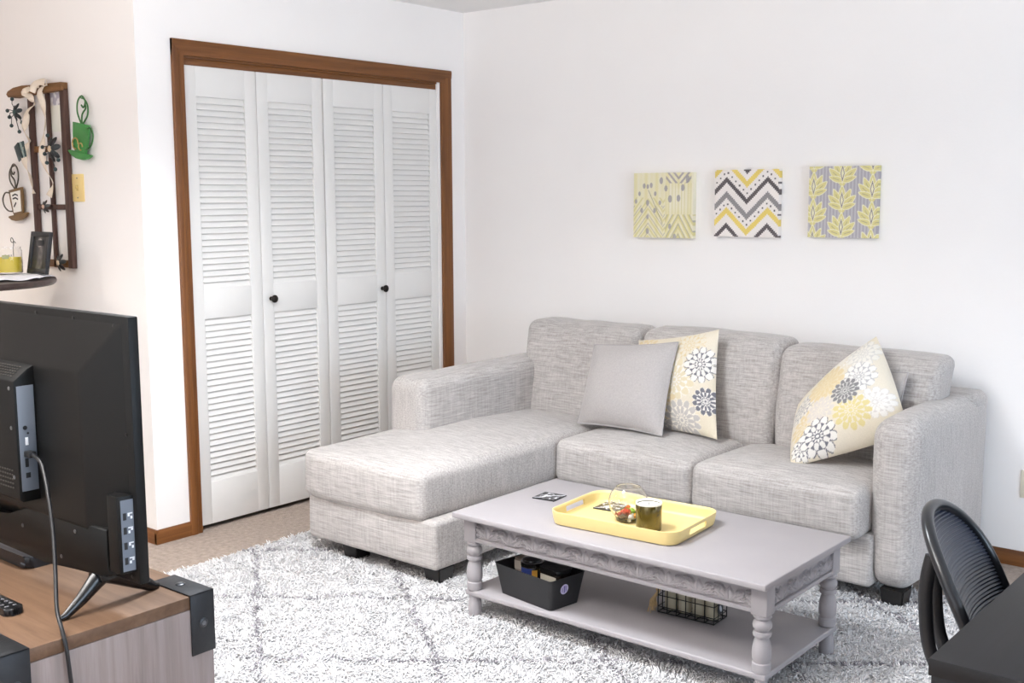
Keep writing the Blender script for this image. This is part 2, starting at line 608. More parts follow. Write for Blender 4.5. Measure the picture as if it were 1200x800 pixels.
for k, (x0, x1, zt, sd) in enumerate(((-3.475, -2.800, .875, 4), (-2.805, -2.105, .885, 8), (-2.115, -1.440, .860, 13))):
    cush(x0, x1, 4.235, 4.44, .42, zt, .045, (.006, .026, .014), lean=.10, taper=.07 if k != 1 else .02, wob=.012, seed=sd).build('back_cushion', fab, S)
for (x, y) in ((-3.36, 3.075), (-2.90, 3.075), (-1.435, 3.935), (-3.50, 4.58), (-1.43, 4.58), (-2.2, 3.95)):
    m = MB()
    t, bt = .045, .036
    vs = [(x + a * bt, y + b_ * bt, RUGZ) for a, b_ in ((-1, -1), (1, -1), (1, 1), (-1, 1))] + [(x + a * t, y + b_ * t, .082) for a, b_ in ((-1, -1), (1, -1), (1, 1), (-1, 1))]
    m._new(vs, [(0, 3, 2, 1), (4, 5, 6, 7), (0, 1, 5, 4), (1, 2, 6, 5), (2, 3, 7, 6), (3, 0, 4, 7)])
    bmesh.ops.bevel(m.bm, geom=m.bm.edges[:], offset=.004, segments=2, affect='EDGES')
    m.build('leg', sofa_leg, S)

# ------------------------------------------------------------------ throw pillows
def flower(u, v, cx, cy, R, n, rings=3):
    """returns (inside, line) for a chrysanthemum drawn with petal rings"""
    dx, dy = u - cx, v - cy
    r = math.hypot(dx, dy) / R
    if r > 1.0:
        return 0, 0
    th = math.atan2(dy, dx)
    if r < .15:
        return 1, (1 if .09 < r < .15 else 0)
    k = int(r * rings)
    ph = (PI / n) * (k % 2)
    fr = (r * rings) % 1.0
    a = abs((((th + ph) * n / (2 * PI)) % 1.0) - .5) * 2      # 0 centre of petal, 1 between
    edge = 1 - fr ** 3 * .55                               # petal rounds off towards its tip
    outer = 1.0 if k < rings - 1 else (0 if a > edge else 1)
    line = 1 if (a > edge - .19) else 0
    return outer, line

def mixc(a, b, t):
    return tuple(a[i] * (1 - t) + b[i] * t for i in range(3))

def floral(seed):
    R = random.Random(seed)
    cream, sand, grey, dgrey, white = (216, 207, 190), (211, 193, 155), (184, 179, 174), (112, 111, 118), (224, 220, 214)
    fl = []
    if seed == 1:      # pillow beside the grey one
        fl = [(.86, .66, .17, 11, white, dgrey), (.92, .32, .13, 12, dgrey, white), (.66, .12, .20, 14, grey, (224, 217, 204)),
              (.42, .30, .20, 13, sand, cream), (.60, .52, .21, 12, (214, 202, 172), white), (.36, .06, .15, 12, (170, 166, 164), cream),
              (.42, .72, .2, 12, (220, 212, 198), cream), (.72, .86, .18, 12, (216, 208, 190), sand), (.16, .84, .18, 12, sand, cream), (.16, .5, .16, 12, grey, white)]
    else:              # pillow on the right
        fl = [(.62, .50, .135, 13, (128, 126, 126), (200, 196, 190)), (.30, .17, .18, 10, white, dgrey), (.64, .28, .17, 13, (210, 196, 142), cream), (.14, .12, .12, 10, white, (120, 120, 126)),
              (.36, .42, .15, 12, (206, 198, 190), cream), (.20, .36, .17, 12, sand, cream), (.44, .72, .20, 13, sand, (214, 200, 168)),
              (.76, .60, .16, 11, white, (176, 174, 174)), (.84, .84, .16, 12, (220, 215, 205), (200, 196, 190)), (.16, .64, .16, 12, (214, 208, 198), (160, 158, 158)),
              (.84, .30, .15, 12, white, (206, 200, 194)), (.62, .90, .14, 12, cream, white)]
    def f(u, v):
        t = .5 + .5 * math.sin(u * 7 + 2 * math.sin(v * 5 + seed))
        c = mixc(cream, (210, 198, 168), .35 * t)
        for (cx, cy, R_, n, fill, ln) in fl[::-1]:
            ins, l = flower(u, v, cx, cy, R_, n)
            if ins:
                c = ln if l else fill
        return c
    return f

def bil(c, u, v):
    TL, TR, BR, BL = c
    return (TL * (1 - u) + TR * u) * v + (BL * (1 - u) + BR * u) * (1 - v)

def pillow(name, corners, thick, colf, mat, n=70, pinch=.05, wob=.008, seed=0.0, seam=None, backcol=None):
    """soft square pillow spanned between four corners (TL, TR, BR, BL), front towards the viewer"""
    C = [Vector(c) for c in corners]
    nrm = ((C[1] - C[3]).cross(C[0] - C[2])).normalized()
    if nrm.y > 0:
        nrm = -nrm
    mid = sum(C, Vector()) / 4
    mm = MB()
    def pt(u, v, side):
        a, b = 2 * u - 1, 2 * v - 1
        # edges bow in between the corners
        k = 1 - pinch * (1 - b * b) * abs(a) ** 3
        k2 = 1 - pinch * (1 - a * a) * abs(b) ** 3
        u2, v2 = .5 + a * k / 2, .5 + b * k2 / 2
        p = bil(C, u2, v2)
        h = max(0, 1 - abs(a) ** 2.4) ** .62 * max(0, 1 - abs(b) ** 2.4) ** .62
        d = nrm * (thick / 2 * h * (side if side > 0 else -.4))
        q = p + d
        w = mnoise.noise_vector(q * 7 + Vector((seed, seed, 0))) * wob * h
        return tuple(q + w)
    for side in (1, -1):
        N = n if side == 1 else 24
        P = [[pt(i / N, j / N, side) for i in range(N + 1)] for j in range(N + 1)]
        vs, fs = mm.grid(P)
        for j in range(N + 1):
            for i in range(N + 1):
                c = colf(i / N, j / N) if side == 1 else (backcol or colf(.5, .5))
                vs[j * (N + 1) + i][mm.cl] = lin(c)
    o = mm.build(name, mat, None, sharp=180)
    recentre(o)
    if seam:
        sm = MB()
        path = []
        for (a, b) in [(i / 20, 0) for i in range(20)] + [(1, i / 20) for i in range(20)] + [(1 - i / 20, 1) for i in range(20)] + [(0, 1 - i / 20) for i in range(20)]:
            path.append(pt(a, b, 1))
        sm.tube(path, .0035, 8, closed=True)
        sm.build('piping', seam, o)
    return o

grey_fab = M('grey_pillow_cloth', (172, 167, 165), .9, var=.07, scale=140, bump=.3, bscale=420, spec=.1, sheen=.25)
piping_m = M('grey_piping', (166, 162, 162), .9, spec=.1)
o = pillow('throw_pillow', [(-2.965, 4.20, .815), (-2.520, 4.195, .862), (-2.475, 4.0, .488), (-2.945, 4.04, .478)], .16, lambda u, v: (200, 196, 194), grey_fab, 40, seed=1.3, seam=piping_m)
tag(o, 'plain grey square throw pillow propped in front of the upright floral pillow', 'pillow', 'throw pillows on the sofa')
o = pillow('throw_pillow', [(-2.79, 4.30, .838), (-2.352, 4.25, .925), (-2.268, 4.10, .484), (-2.72, 4.16, .47)], .13, floral(1), vcloth, 150, seed=4.1, backcol=(232, 221, 198))
tag(o, 'cream and pale yellow floral pillow standing half behind the plain grey pillow', 'pillow', 'throw pillows on the sofa')
o = pillow('throw_pillow', [(-1.945, 4.17, .660), (-1.690, 4.31, .940), (-1.47, 4.09, .62), (-1.868, 3.955, .455)], .19, floral(2), vcloth, 150, seed=7.7, pinch=-.05, backcol=(232, 221, 198))
tag(o, 'cream floral pillow tipped over against the right arm of the sofa', 'pillow', 'throw pillows on the sofa')
o = pillow('throw_pillow', [(-1.86, 4.36, .80), (-1.545, 4.27, .815), (-1.555, 4.18, .52), (-1.90, 4.25, .50)], .08, lambda u, v: (196, 193, 193), grey_fab, 40, seed=2.2, seam=piping_m)
tag(o, 'plain grey pillow mostly hidden behind the tipped floral pillow', 'pillow', 'throw pillows on the sofa')

# ------------------------------------------------------------------ wall canvases
def canvas(x0, x1, z0, z1, colf, label, n=170, d=.028):
    mm = MB()
    yf = YS - d - .002
    vs, fs = mm.grid([[(x0 + (x1 - x0) * i / n, yf, z0 + (z1 - z0) * j / n) for i in range(n + 1)] for j in range(n + 1)])
    for j in range(n + 1):
        for i in range(n + 1):
            vs[j * (n + 1) + i][mm.cl] = lin(colf(i / n, j / n))
    # wrapped edges and back
    ring = [(i / n, 0) for i in range(n)] + [(1, j / n) for j in range(n)] + [(1 - i / n, 1) for i in range(n)] + [(0, 1 - j / n) for j in range(n)]
    P = [[(x0 + (x1 - x0) * u, y, z0 + (z1 - z0) * v) for (u, v) in ring] for y in (yf, YS - .002)]
    v2, f2 = mm.grid(P, closed_u=True)
    for k, (u, v) in enumerate(ring * 2):
        v2[k][mm.cl] = lin(colf(u, v))
    mm.bm.faces.new(v2[len(ring):])
    bmesh.ops.remove_doubles(mm.bm, verts=mm.bm.verts[:], dist=1e-6)
    o = recentre(mm.build('wall_canvas', vcanvas))
    o['kind'] = 'thing'
    return tag(o, label, 'wall art', 'square canvases above the sofa')

def ikat(u, v):
    base = (234, 229, 210); yel = (224, 215, 162); grey = (160, 154, 158); pale = (240, 236, 224)
    c = mixc(base, yel, .45 + .35 * math.sin(u * 52) * math.sin(u * 17 + 1))
    cx = .25 if u < .5 else .76
    d = abs(u - cx) / .26
    # diagonal strokes: an upward fan on the left, a downward fan on the right
    if u < .54:
        h = v + d * .34
        k = (h * 7.0) % 1.0
        if v < .62 and k < .30:
            c = mixc(c, (208, 199, 136), .6)
        elif v < .5 and .5 < k < .64:
            c = mixc(c, grey, .55)
        if abs(v - (.74 - d * .55)) < .013 and u > cx:
            c = mixc(c, (150, 146, 120), .75)
    else:
        h = v - d * .36
        k = (h * 7.0) % 1.0
        if v < .36:
            h2 = v + d * .46
            k = (h2 * 6.5) % 1.0
            if k < .34:
                c = mixc(c, (208, 198, 130), .65)
            elif k < .52:
                c = mixc(c, (140, 136, 128), .5)
        elif v > .84:
            h2 = (v - d * .3) * 9 % 1.0
            if h2 < .42 and d < .8:
                c = mixc(c, grey, .8)
        else:
            tt = min(1, (v - .36) / .12, (.84 - v) / .10)
            c = mixc(c, pale, .5 * tt * (1 - .8 * d))
            if abs(math.sin(u * 60)) > .93:
                c = mixc(c, (206, 196, 130), .5)
    for (px, py, s) in ((.47, .88, 1), (.55, .76, .9), (.62, .60, 1.1), (.76, .61, 1), (.83, .77, 1), (.91, .90, 1.1), (.24, .54, .9), (.18, .80, .8), (.24, .79, .7),
                        (.30, .81, .8), (.10, .68, .7), (.37, .68, .7), (.04, .56, .7), (.45, .54, .7), (.24, .32, .7), (.24, .10, .9), (.36, .42, .8), (.14, .42, .8), (.62, .18, .8), (.70, .02, .9)):
        if ((u - px) / (.030 * s)) ** 2 + ((v - py) / (.052 * s)) ** 2 < 1:
            c = mixc(grey, c, .2)
    return c
canvas(-3.074, -2.742, 1.288, 1.598, ikat, 'square canvas with pale yellow diamond strokes and small grey drops')

def chev(u, v):
    bg = (236, 229, 224)
    uq = (math.floor(u * 44) + .5) / 44
    t = abs(((uq - .19) / .32) % 2.0 - 1.0)          # 1 at peaks, 0 at valleys
    z = v - .33 * t
    z = math.floor(z * 60) / 60 + .008
    dk, md, yl = (104, 97, 98), (148, 143, 143), (229, 205, 116)
    for (c0, hw, c) in ((.965, .035, dk), (.775, .050, yl), (.525, .043, dk), (.300, .043, md), (.062, .050, yl), (-.165, .043, dk)):
        if abs(z - c0) < hw:
            return c
    for c0 in (.645, .178, .665 - .001 + .99):
        zz = v - .33 * abs((((math.floor(u * 16.5) + .5) / 16.5 - .19) / .32) % 2.0 - 1.0)
        fu = (u * 16.5) % 1.0
        if abs(zz - c0) < .013 and abs(fu - .5) < .2:
            return (112, 106, 106)
    return bg
canvas(-2.627, -2.304, 1.301, 1.606, chev, 'square canvas with stepped grey and yellow zigzag chevron bands')

LEAFLETS = [(0, .32, .060), (25, .30, .055), (-25, .30, .055), (48, .27, .055), (-48, .27, .055), (72, .21, .045), (-72, .21, .045)]
def damask(u, v):
    bg = (166, 161, 167); leaf = (216, 207, 146); edge = (233, 228, 196); dark = (132, 126, 132)
    c = mixc(bg, (192, 188, 192), .5 + .5 * math.sin(u * 130))
    for (cx, off) in ((.07, .18), (.49, 0.0), (.92, .22)):
        for k in (3, 2, 1, 0, -1):
            by = k * .375 - off - .02            # foot of this spray
            x, y = u - cx, v - by
            if abs(x) > .25 or y < -.03 or y > .42:
                continue
            # veins and heart
            if abs(x) / .10 + abs(y - .10) / .14 < 1:
                c = leaf
            hit = None
            for (an, L, W_) in LEAFLETS:
                r = math.radians(an)
                sx = x * math.cos(r) - (y - .06) * math.sin(r)
                sy = x * math.sin(r) + (y - .06) * math.cos(r)
                if sy < 0 or sy > L:
                    continue
                q = sy / L
                w = W_ * (math.sin(PI * min(1, q ** .75)) ** .7 + .05)
                if abs(sx) < w:
                    hit = edge if abs(sx) > w - .011 or q > .94 else leaf
                    if abs(sx) < .005 and .25 < q < .7 and an != 0:
                        hit = (176, 168, 130)
            if hit:
                c = hit
            dd = abs(y - .17) / .12 + abs(x) / .030
            if dd < 1:
                c = dark if dd > .6 else edge
            elif dd < 1.35:
                c = edge
    return c
canvas(-2.162, -1.852, 1.307, 1.613, damask, 'square canvas with columns of pale yellow leaves on grey')

# ------------------------------------------------------------------ rug
RX_0, RX_1, RY_0, RY_1 = -3.775, -0.75, 1.66, 4.12
RG = thing('shag_rug', 'white shag rug with thin grey diamond lattice under the sofa and coffee table', 'rug', ((RX_0 + RX_1) / 2, (RY_0 + RY_1) / 2, 0))
m = MB(); m.box(RX_0 + .01, RX_1 - .01, RY_0 + .01, RY_1 - .01, .0005, RUGZ + .008, .004)
m.build('backing', M('rug_backing', (238, 236, 236), .95, spec=.05), RG)
def tuft_field():
    sp = .0060
    xs = np.arange(RX_0, RX_1, sp)
    ys = np.arange(RY_0, RY_1, sp)
    X, Y = np.meshgrid(xs, ys)
    x = X.ravel() + rng.uniform(-.5, .5, X.size) * sp * 1.5
    y = Y.ravel() + rng.uniform(-.5, .5, X.size) * sp * 1.5
    # thinner under the furniture where it cannot be seen
    hid = ((x > -3.5) & (x < -2.93) & (y > 3.30)) | ((x > -2.93) & (x < -1.4) & (y > 4.02)) | ((x > -2.5) & (x < -1.5) & (y > 2.98) & (y < 3.3))
    keep = (~hid) | (rng.random(x.size) < .25)
    x, y = x[keep], y[keep]
    n = x.size
    def fld(f, ph):
        return np.sin(x * f + 2.1 * np.sin(y * f * .7 + ph) + ph) * np.cos(y * f * .9 - 1.7 * np.sin(x * f * .6 + ph))
    az = 2.6 * fld(21, .3) + 1.8 * fld(47, 1.9) + rng.normal(0, .9, n)
    tilt = np.clip(.82 + .12 * fld(33, 2.2) + rng.normal(0, .20, n), .3, 1.25)
    ln = .022 * (1 + .20 * fld(55, .8)) * rng.uniform(.8, 1.15, n)
    dx, dy = np.cos(az), np.sin(az)
    w = rng.uniform(.0024, .0034, n)
    ra = rng.uniform(0, 2 * PI, n)
    V = np.zeros((n, 10, 3))
    hs = (0.0, .55, .86)
    for k, s in enumerate(hs):
        bend = tilt * (.35 + .9 * s)
        px = x + dx * ln * s * np.sin(bend)
        py = y + dy * ln * s * np.sin(bend)
        pz = .016 + ln * s * np.cos(bend)
        for q in range(3):
            a = ra + q * 2 * PI / 3 + s * 1.4
            ww = w * (1.0, 1.15, .8)[k]
            V[:, 3 * k + q, 0] = px + np.cos(a) * ww
            V[:, 3 * k + q, 1] = py + np.sin(a) * ww
            V[:, 3 * k + q, 2] = pz + np.sin(a + az) * ww * .4
    bend = tilt * 1.25
    V[:, 9, 0] = x + dx * ln * np.sin(bend)
    V[:, 9, 1] = y + dy * ln * np.sin(bend)
    V[:, 9, 2] = .016 + ln * np.cos(bend)
    quads = np.array([[3 * k + q, 3 * k + (q + 1) % 3, 3 * (k + 1) + (q + 1) % 3, 3 * (k + 1) + q] for k in range(2) for q in range(3)])
    tris = np.array([[6 + q, 6 + (q + 1) % 3, 9] for q in range(3)])
    base = (np.arange(n) * 10)[:, None, None]
    Q = (quads[None] + base).reshape(-1)
    T = (tris[None] + base).reshape(-1)
    nq, nt_ = n * 6, n * 3
    me = bpy.data.meshes.new('pile')
    me.vertices.add(n * 10)
    me.vertices.foreach_set('co', V.reshape(-1).astype(np.float32))
    me.loops.add(nq * 4 + nt_ * 3)
    me.loops.foreach_set('vertex_index', np.concatenate([Q, T]).astype(np.int32))
    me.polygons.add(nq + nt_)
    st = np.concatenate([np.arange(nq) * 4, nq * 4 + np.arange(nt_) * 3])
    me.polygons.foreach_set('loop_start', st.astype(np.int32))
    me.polygons.foreach_set('use_smooth', np.ones(nq + nt_, bool))
    # yarn colours: white, with a lattice of grey lines
    s, c = math.sin(math.radians(37.5)), math.cos(math.radians(37.5))
    a = x * s + y * c + .012 * fld(30, 3.1)
    b_ = -x * s + y * c + .012 * fld(30, 5.2)
    da = np.abs((a + .016 + .2725) % .545 - .2725)
    db = np.abs((b_ - 3.99 + .2775) % .555 - .2775)
    lw = .0095
    on = (np.minimum(da, db) < lw) & (rng.random(n) < .8)
    white = np.array(lin((236, 234, 234))[:3]); gr = np.array(lin((168, 164, 168))[:3])
    tone = rng.uniform(.95, 1.02, n)
    cc = np.where(on[:, None], gr[None] * rng.uniform(.85, 1.25, n)[:, None], white[None] * tone[:, None])
    speck = (~on) & (rng.random(n) < .03)
    cc[speck] *= np.array([.86, .83, .80])
    cc = np.clip(cc, 0, .97)
    C4 = np.ones((n, 10, 4), np.float32)
    C4[:, :, :3] = cc[:, None, :]
    at = me.color_attributes.new('Col', 'FLOAT_COLOR', 'POINT')
    at.data.foreach_set('color', C4.reshape(-1))
    me.update(calc_edges=True)
    me.validate()
    return me
pl = link('pile', tuft_field(), pile_m, RG)
pl['kind'] = 'stuff'

# ------------------------------------------------------------------ coffee table
TX0, TX1, TY0, TY1, TZ = -2.590, -1.395, 2.815, 3.412, .405
T = thing('coffee_table', 'pale greige painted coffee table with carved apron, turned legs and lower shelf', 'coffee table', (-1.9925, 3.11, 0))
m = MB(); m.box(TX0, TX1, TY0, TY1, TZ - .020, TZ, .004, 3); m.build('tabletop', table_m, T)
LX = (-2.548, -1.437); LY = (2.886, 3.342)
SHZ = .117
m = MB(); m.box(-2.572, -1.413, 2.862, 3.366, SHZ - .020, SHZ, .005, 3); m.build('shelf', table_m, T)
legprof = [(.021, SHZ - .001), (.0265, SHZ + .002), (.028, SHZ + .012), (.0275, SHZ + .028), (.0245, SHZ + .031), (.0245, SHZ + .034), (.0275, SHZ + .040), (.0285, SHZ + .055), (.0275, SHZ + .075), (.024, SHZ + .093), (.0205, SHZ + .104),
           (.0205, SHZ + .107), (.026, SHZ + .110), (.0275, SHZ + .116), (.026, SHZ + .122), (.0205, SHZ + .125), (.0215, SHZ + .128), (.0275, SHZ + .135), (.0285, SHZ + .143), (.0265, SHZ + .152), (.0195, SHZ + .158), (.022, SHZ + .162), (.027, SHZ + .167), (.027, SHZ + .172), (.021, SHZ + .179)]
for lx in LX:
    for ly in LY:
        m = MB()
        m.lathe(legprof, (lx, ly, 0), 28)
        m.box(lx - .026, lx + .026, ly - .026, ly + .026, .292, TZ - .019, .003)
        m.lathe([(.018, RUGZ), (.023, RUGZ + .006), (.025, RUGZ + .030), (.023, RUGZ + .060), (.019, RUGZ + .072), (.021, SHZ - .019)], (lx, ly, 0), 24)
        m.build('leg', table_m, T)
def carve(s, t):
    """scrolling acanthus relief, s along the rail in metres, t 0..1 over its height"""
    p = .104
    a = (s / p - math.floor(s / p)) * 2 - 1
    y = t * 2 - 1
    h = 0.0
    for an in (-64, -34, 0, 34, 64):            # five upright leaves
        r = math.radians(an)
        x0, y0 = a * .78, y + .85
        sx = x0 * math.cos(r) - y0 * math.sin(r)
        sy = x0 * math.sin(r) + y0 * math.cos(r)
        L_ = 1.45 if abs(an) < 50 else 1.0
        if 0 < sy < L_:
            w = .21 * math.sin(PI * min(1, (sy / L_) ** .8)) + .02
            if abs(sx) < w:
                h = max(h, (1 - (abs(sx) / w) ** 2) ** .5 * (.75 if abs(sx) > .03 else .45))
    for sg in (-1, 1):                          # curled tendrils between the sprays
        cx, cy = sg * .78, .15
        rr = math.hypot((a - cx) * .9, (y - cy) * .8)
        an = math.atan2((y - cy) * sg, (a - cx))
        q = abs(((rr * 3.4 - an / (2 * PI)) % 1.0) - .5) * 2
        if rr < .42:
            h = max(h, .85 * max(0, 1 - q * 1.5))
    return h * max(0, 1 - abs(y) ** 8)
def apron_rail(p0, p1, nrm, name):
    p0, p1, nrm = Vector(p0), Vector(p1), Vector(nrm)
    L_ = (p1 - p0).length
    d = (p1 - p0).normalized()
    ns, nt = int(L_ / .0020), 24
    mm = MB()
    z0, z1 = .309, .383
    P = []
    for j in range(nt + 1):
        t = j / nt
        P.append([tuple(p0 + d * (L_ * i / ns) + nrm * (.0125 * carve(L_ * i / ns, t)) + Vector((0, 0, z0 + (z1 - z0) * .82 * t))) for i in range(ns + 1)])
    mm.grid(P)
    o = mm.build(name, table_m, T, sharp=70)
    # backing board and lip
    mb = MB()
    a, b_ = p0 - nrm * .018, p1 + nrm * .0005
    def bx(u0, u1, q0, q1, za, zb, bev):
        A = p0 + nrm * q0; B = p1 + nrm * q1
        mb.box(min(A.x, B.x), max(A.x, B.x), min(A.y, B.y), max(A.y, B.y), za, zb, bev)
    bx(0, 0, -.018, .0006, z0, z1 + .002, 0)
    bx(0, 0, -.018, .010, .296, .310, .003)
    bx(0, 0, -.018, .012, .369, .385, .003)
    mb.build('rail_board', table_m, o)
apron_rail((LX[0] + .024, LY[0] - .014, 0), (LX[1] - .024, LY[0] - .014, 0), (0, -1, 0), 'carved_apron')
apron_rail((LX[0] + .024, LY[1] + .014, 0), (LX[1] - .024, LY[1] + .014, 0), (0, 1, 0), 'carved_apron')
apron_rail((LX[1] + .014, LY[0] + .024, 0), (LX[1] + .014, LY[1] - .024, 0), (1, 0, 0), 'carved_apron')
apron_rail((LX[0] - .014, LY[0] + .024, 0), (LX[0] - .014, LY[1] - .024, 0), (-1, 0, 0), 'carved_apron')

# ------------------------------------------------------------------ tray and what it holds
def rrect(w, d, r, n=8, ns=12):
    pts = []
    cs = [(w / 2 - r, -d / 2 + r, -PI / 2), (w / 2 - r, d / 2 - r, 0), (-w / 2 + r, d / 2 - r, PI / 2), (-w / 2 + r, -d / 2 + r, PI)]
    for k, (cx, cy, a0) in enumerate(cs):
        for i in range(n + 1):
            a = a0 + i / n * PI / 2
            pts.append((cx + r * math.cos(a), cy + r * math.sin(a)))
        nx = cs[(k + 1) % 4]
        a1 = nx[2]
        q = (nx[0] + r * math.cos(a1), nx[1] + r * math.sin(a1))
        p = pts[-1]
        for i in range(1, ns):
            pts.append((p[0] + (q[0] - p[0]) * i / ns, p[1] + (q[1] - p[1]) * i / ns))
    return pts
TRX, TRY, TRR = -2.018, 3.092, math.radians(4)
TRZ = TZ + .0005
tw, td, th_ = .470, .335, .046
m = MB()
def ring_at(off, z):
    return [(p[0], p[1], z) for p in rrect(tw + off * 2, td + off * 2, max(.012, .05 + off))]
zs_out = [(-.012, 0.0), (-.004, .003), (0.0, .016), (.003, .035), (.004, th_)]
zs_in = [(.001, th_ + .001), (-.003, th_ - .002), (-.004, .035), (-.006, .016), (-.010, .007), (-.018, .0045)]
rings = [ring_at(o_, z) for (o_, z) in zs_out + zs_in]
N = len(rings[0])
vs = [p for r_ in rings for p in r_]
fs = []
per = 8 + 1 + 11
def in_slot(i):
    # right side straight run follows corner 0, left side follows corner 2
    for k in (0, 2):
        s0 = k * per + 8
        if s0 + 3 <= i < s0 + 9:
            return True
    return False
for j in range(len(rings) - 1):
    for i in range(N):
        if in_slot(i) and j in (2, 7):
            continue
        fs.append((j * N + i, j * N + (i + 1) % N, (j + 1) * N + (i + 1) % N, (j + 1) * N + i))
for i in range(N):
    if in_slot(i):
        k = (i + 1) % N
        fs.append((2 * N + i, 2 * N + k, 8 * N + k, 8 * N + i))
        fs.append((3 * N + i, 3 * N + k, 7 * N + k, 7 * N + i))
        if not in_slot(i - 1):
            fs.append((2 * N + i, 3 * N + i, 7 * N + i, 8 * N + i))
        if not in_slot(i + 1):
            fs.append((2 * N + k, 3 * N + k, 7 * N + k, 8 * N + k))
fs.append(tuple(range(N))[::-1])
fs.append(tuple((len(rings) - 1) * N + i for i in range(N)))
m._new(vs, fs)
o = m.build('serving_tray', tray_m, None, loc=(TRX, TRY, TRZ), rot=(0, 0, TRR), sharp=50)
tag(o, 'pale yellow serving tray with slot handles lying on the coffee table', 'tray')
TF = TRZ + .0046

def coaster(x, y, z, rz, label, kind):
    mm = MB()
    mm.box(-.046, .046, -.046, .046, 0, .004, .0012)
    o = mm.build('coaster', M('coaster_black', (38, 38, 40), .3), None, loc=(x, y, z), rot=(0, 0, rz))
    p = MB()
    n = 44
    vs, fs = p.grid([[(-.043 + .086 * i / n, -.043 + .086 * j / n, .0043) for i in range(n + 1)] for j in range(n + 1)])
    for j in range(n + 1):
        for i in range(n + 1):
            u, v = i / n, j / n
            t = mnoise.noise(Vector((u * 5 + kind * 9, v * 5, kind))) + .5 * mnoise.noise(Vector((u * 12, v * 12 + kind * 3, 2)))
            g = 44 if t < .12 else (190 if t > .30 else 98)
            if abs(u - v - .1 * math.sin(v * 9)) < .06:
                g = 222
            vs[j * (n + 1) + i][p.cl] = lin((g, g, g + 4))
    p.build('printed_face', M('coaster_print', (255, 255, 255), .25, vcol=True), o, world=False)
    return tag(o, label, 'coaster', 'printed coasters')
coaster(-2.440, 3.178, TZ + .0003, .12, 'square black and white printed coaster on the bare end of the coffee table', 1)
coaster(-2.178, 3.190, TF, .10, 'square black and white printed coaster inside the yellow tray', 2)

# fish bowl with sweets
BX, BY = -2.045, 3.098
gl = M_glass('clear_glass')
R_ = .066
prof = [(.002, .0), (.034, .0), (.040, .003)]
for k in range(1, 17):
    a = -PI / 2 + PI * (.20 + .585 * k / 16)
    prof.append((R_ * math.cos(a), R_ * .97 + R_ * math.sin(a)))
prof_o = prof
top = prof[-1]
pin = [(top[0] - .0006, top[1] + .0015)] + [(max(.002, r - .0022), z + .0006) for (r, z) in prof[3:][::-1]] + [(.036, .006), (.002, .005)]
m = MB(); m.lathe(prof_o + pin, (0, 0, 0), 40, cap=False)
bowl = m.build('glass_bowl', gl, None, loc=(BX, BY, TF), sharp=60)
tag(bowl, 'round clear glass fishbowl with wrapped sweets at its bottom in the yellow tray', 'bowl')
cols = [(206, 60, 38), (238, 160, 40), (120, 172, 44), (222, 196, 60), (186, 44, 44), (90, 56, 40), (240, 236, 226), (150, 186, 60), (214, 110, 40)]
k = 0
sweet_names = ['red', 'orange', 'green', 'yellow', 'crimson', 'brown', 'white', 'lime', 'amber']
for ring_n, rr, zz in ((1, 0, .018), (6, .026, .0175), (3, .013, .034)):
    for i in range(ring_n):
        a = 2 * PI * i / max(1, ring_n) + .4
        c = cols[k % 9]
        mm = MB()
        mm.ball((0, 0, 0), .0112, 12, (1.15, .95, .85), col=lin(c))
        for sg in (-1, 1):
            mm.lathe([(.003, 0), (.0065, .006), (.007, .0075)] if sg > 0 else [(.007, -.0075), (.0065, -.006), (.003, 0)], (sg * .0118, 0, 0), 8, 'x', col=lin(c))
        o = mm.build('wrapped_sweet', vpaint, None, loc=(BX + rr * math.cos(a), BY + rr * math.sin(a), TF + zz - .001), rot=(.2 * i, .3, a * 2))
        layer = ('alone at the bottom centre' if ring_n == 1 else 'in the bottom ring' if ring_n == 6 else 'on top of the heap')
        tag(o, '%s wrapped sweet %s inside the glass bowl' % (sweet_names[k % 9] if k < 9 else 'small red', layer), 'sweet', 'sweets in the glass bowl')
        k += 1
# olive glass candle
CX, CY = -1.934, 3.052
olive = M('olive_glass', (96, 84, 36), .12, metal=.55, spec=.6, coat=.6, var=.12, scale=18)
m = MB(); m.lathe([(.002, 0), (.040, 0), (.0425, .003), (.0432, .090), (.0425, .0915), (.0405, .0905), (.040, .078), (.002, .078)], (0, 0, 0), 40, cap=False)
cd = m.build('candle_jar', olive, None, loc=(CX, CY, TF), sharp=45)
tag(cd, 'olive gold glass candle jar standing in the yellow tray before the bowl', 'candle')
m = MB(); m.lathe([(.0395, .0775), (.0397, .084), (.030, .0832), (.002, .0828)], (0, 0, 0), 32, cap=True)
wx = m.build('wax', M('candle_wax', (240, 236, 226), .5), cd, world=False)
m = MB(); m.tube([(0, 0, .082), (.001, 0, .092)], .001, 6); m.build('wick', M('wick', (40, 36, 32), .9), wx, world=False)
m = MB(); m.lathe([(.0433, .0865), (.0438, .091), (.0425, .093), (.0395, .0925), (.0393, .087)], (0, 0, 0), 40, cap=False)
m.build('rim', M('jar_rim_white', (238, 238, 232), .25), cd, world=False)

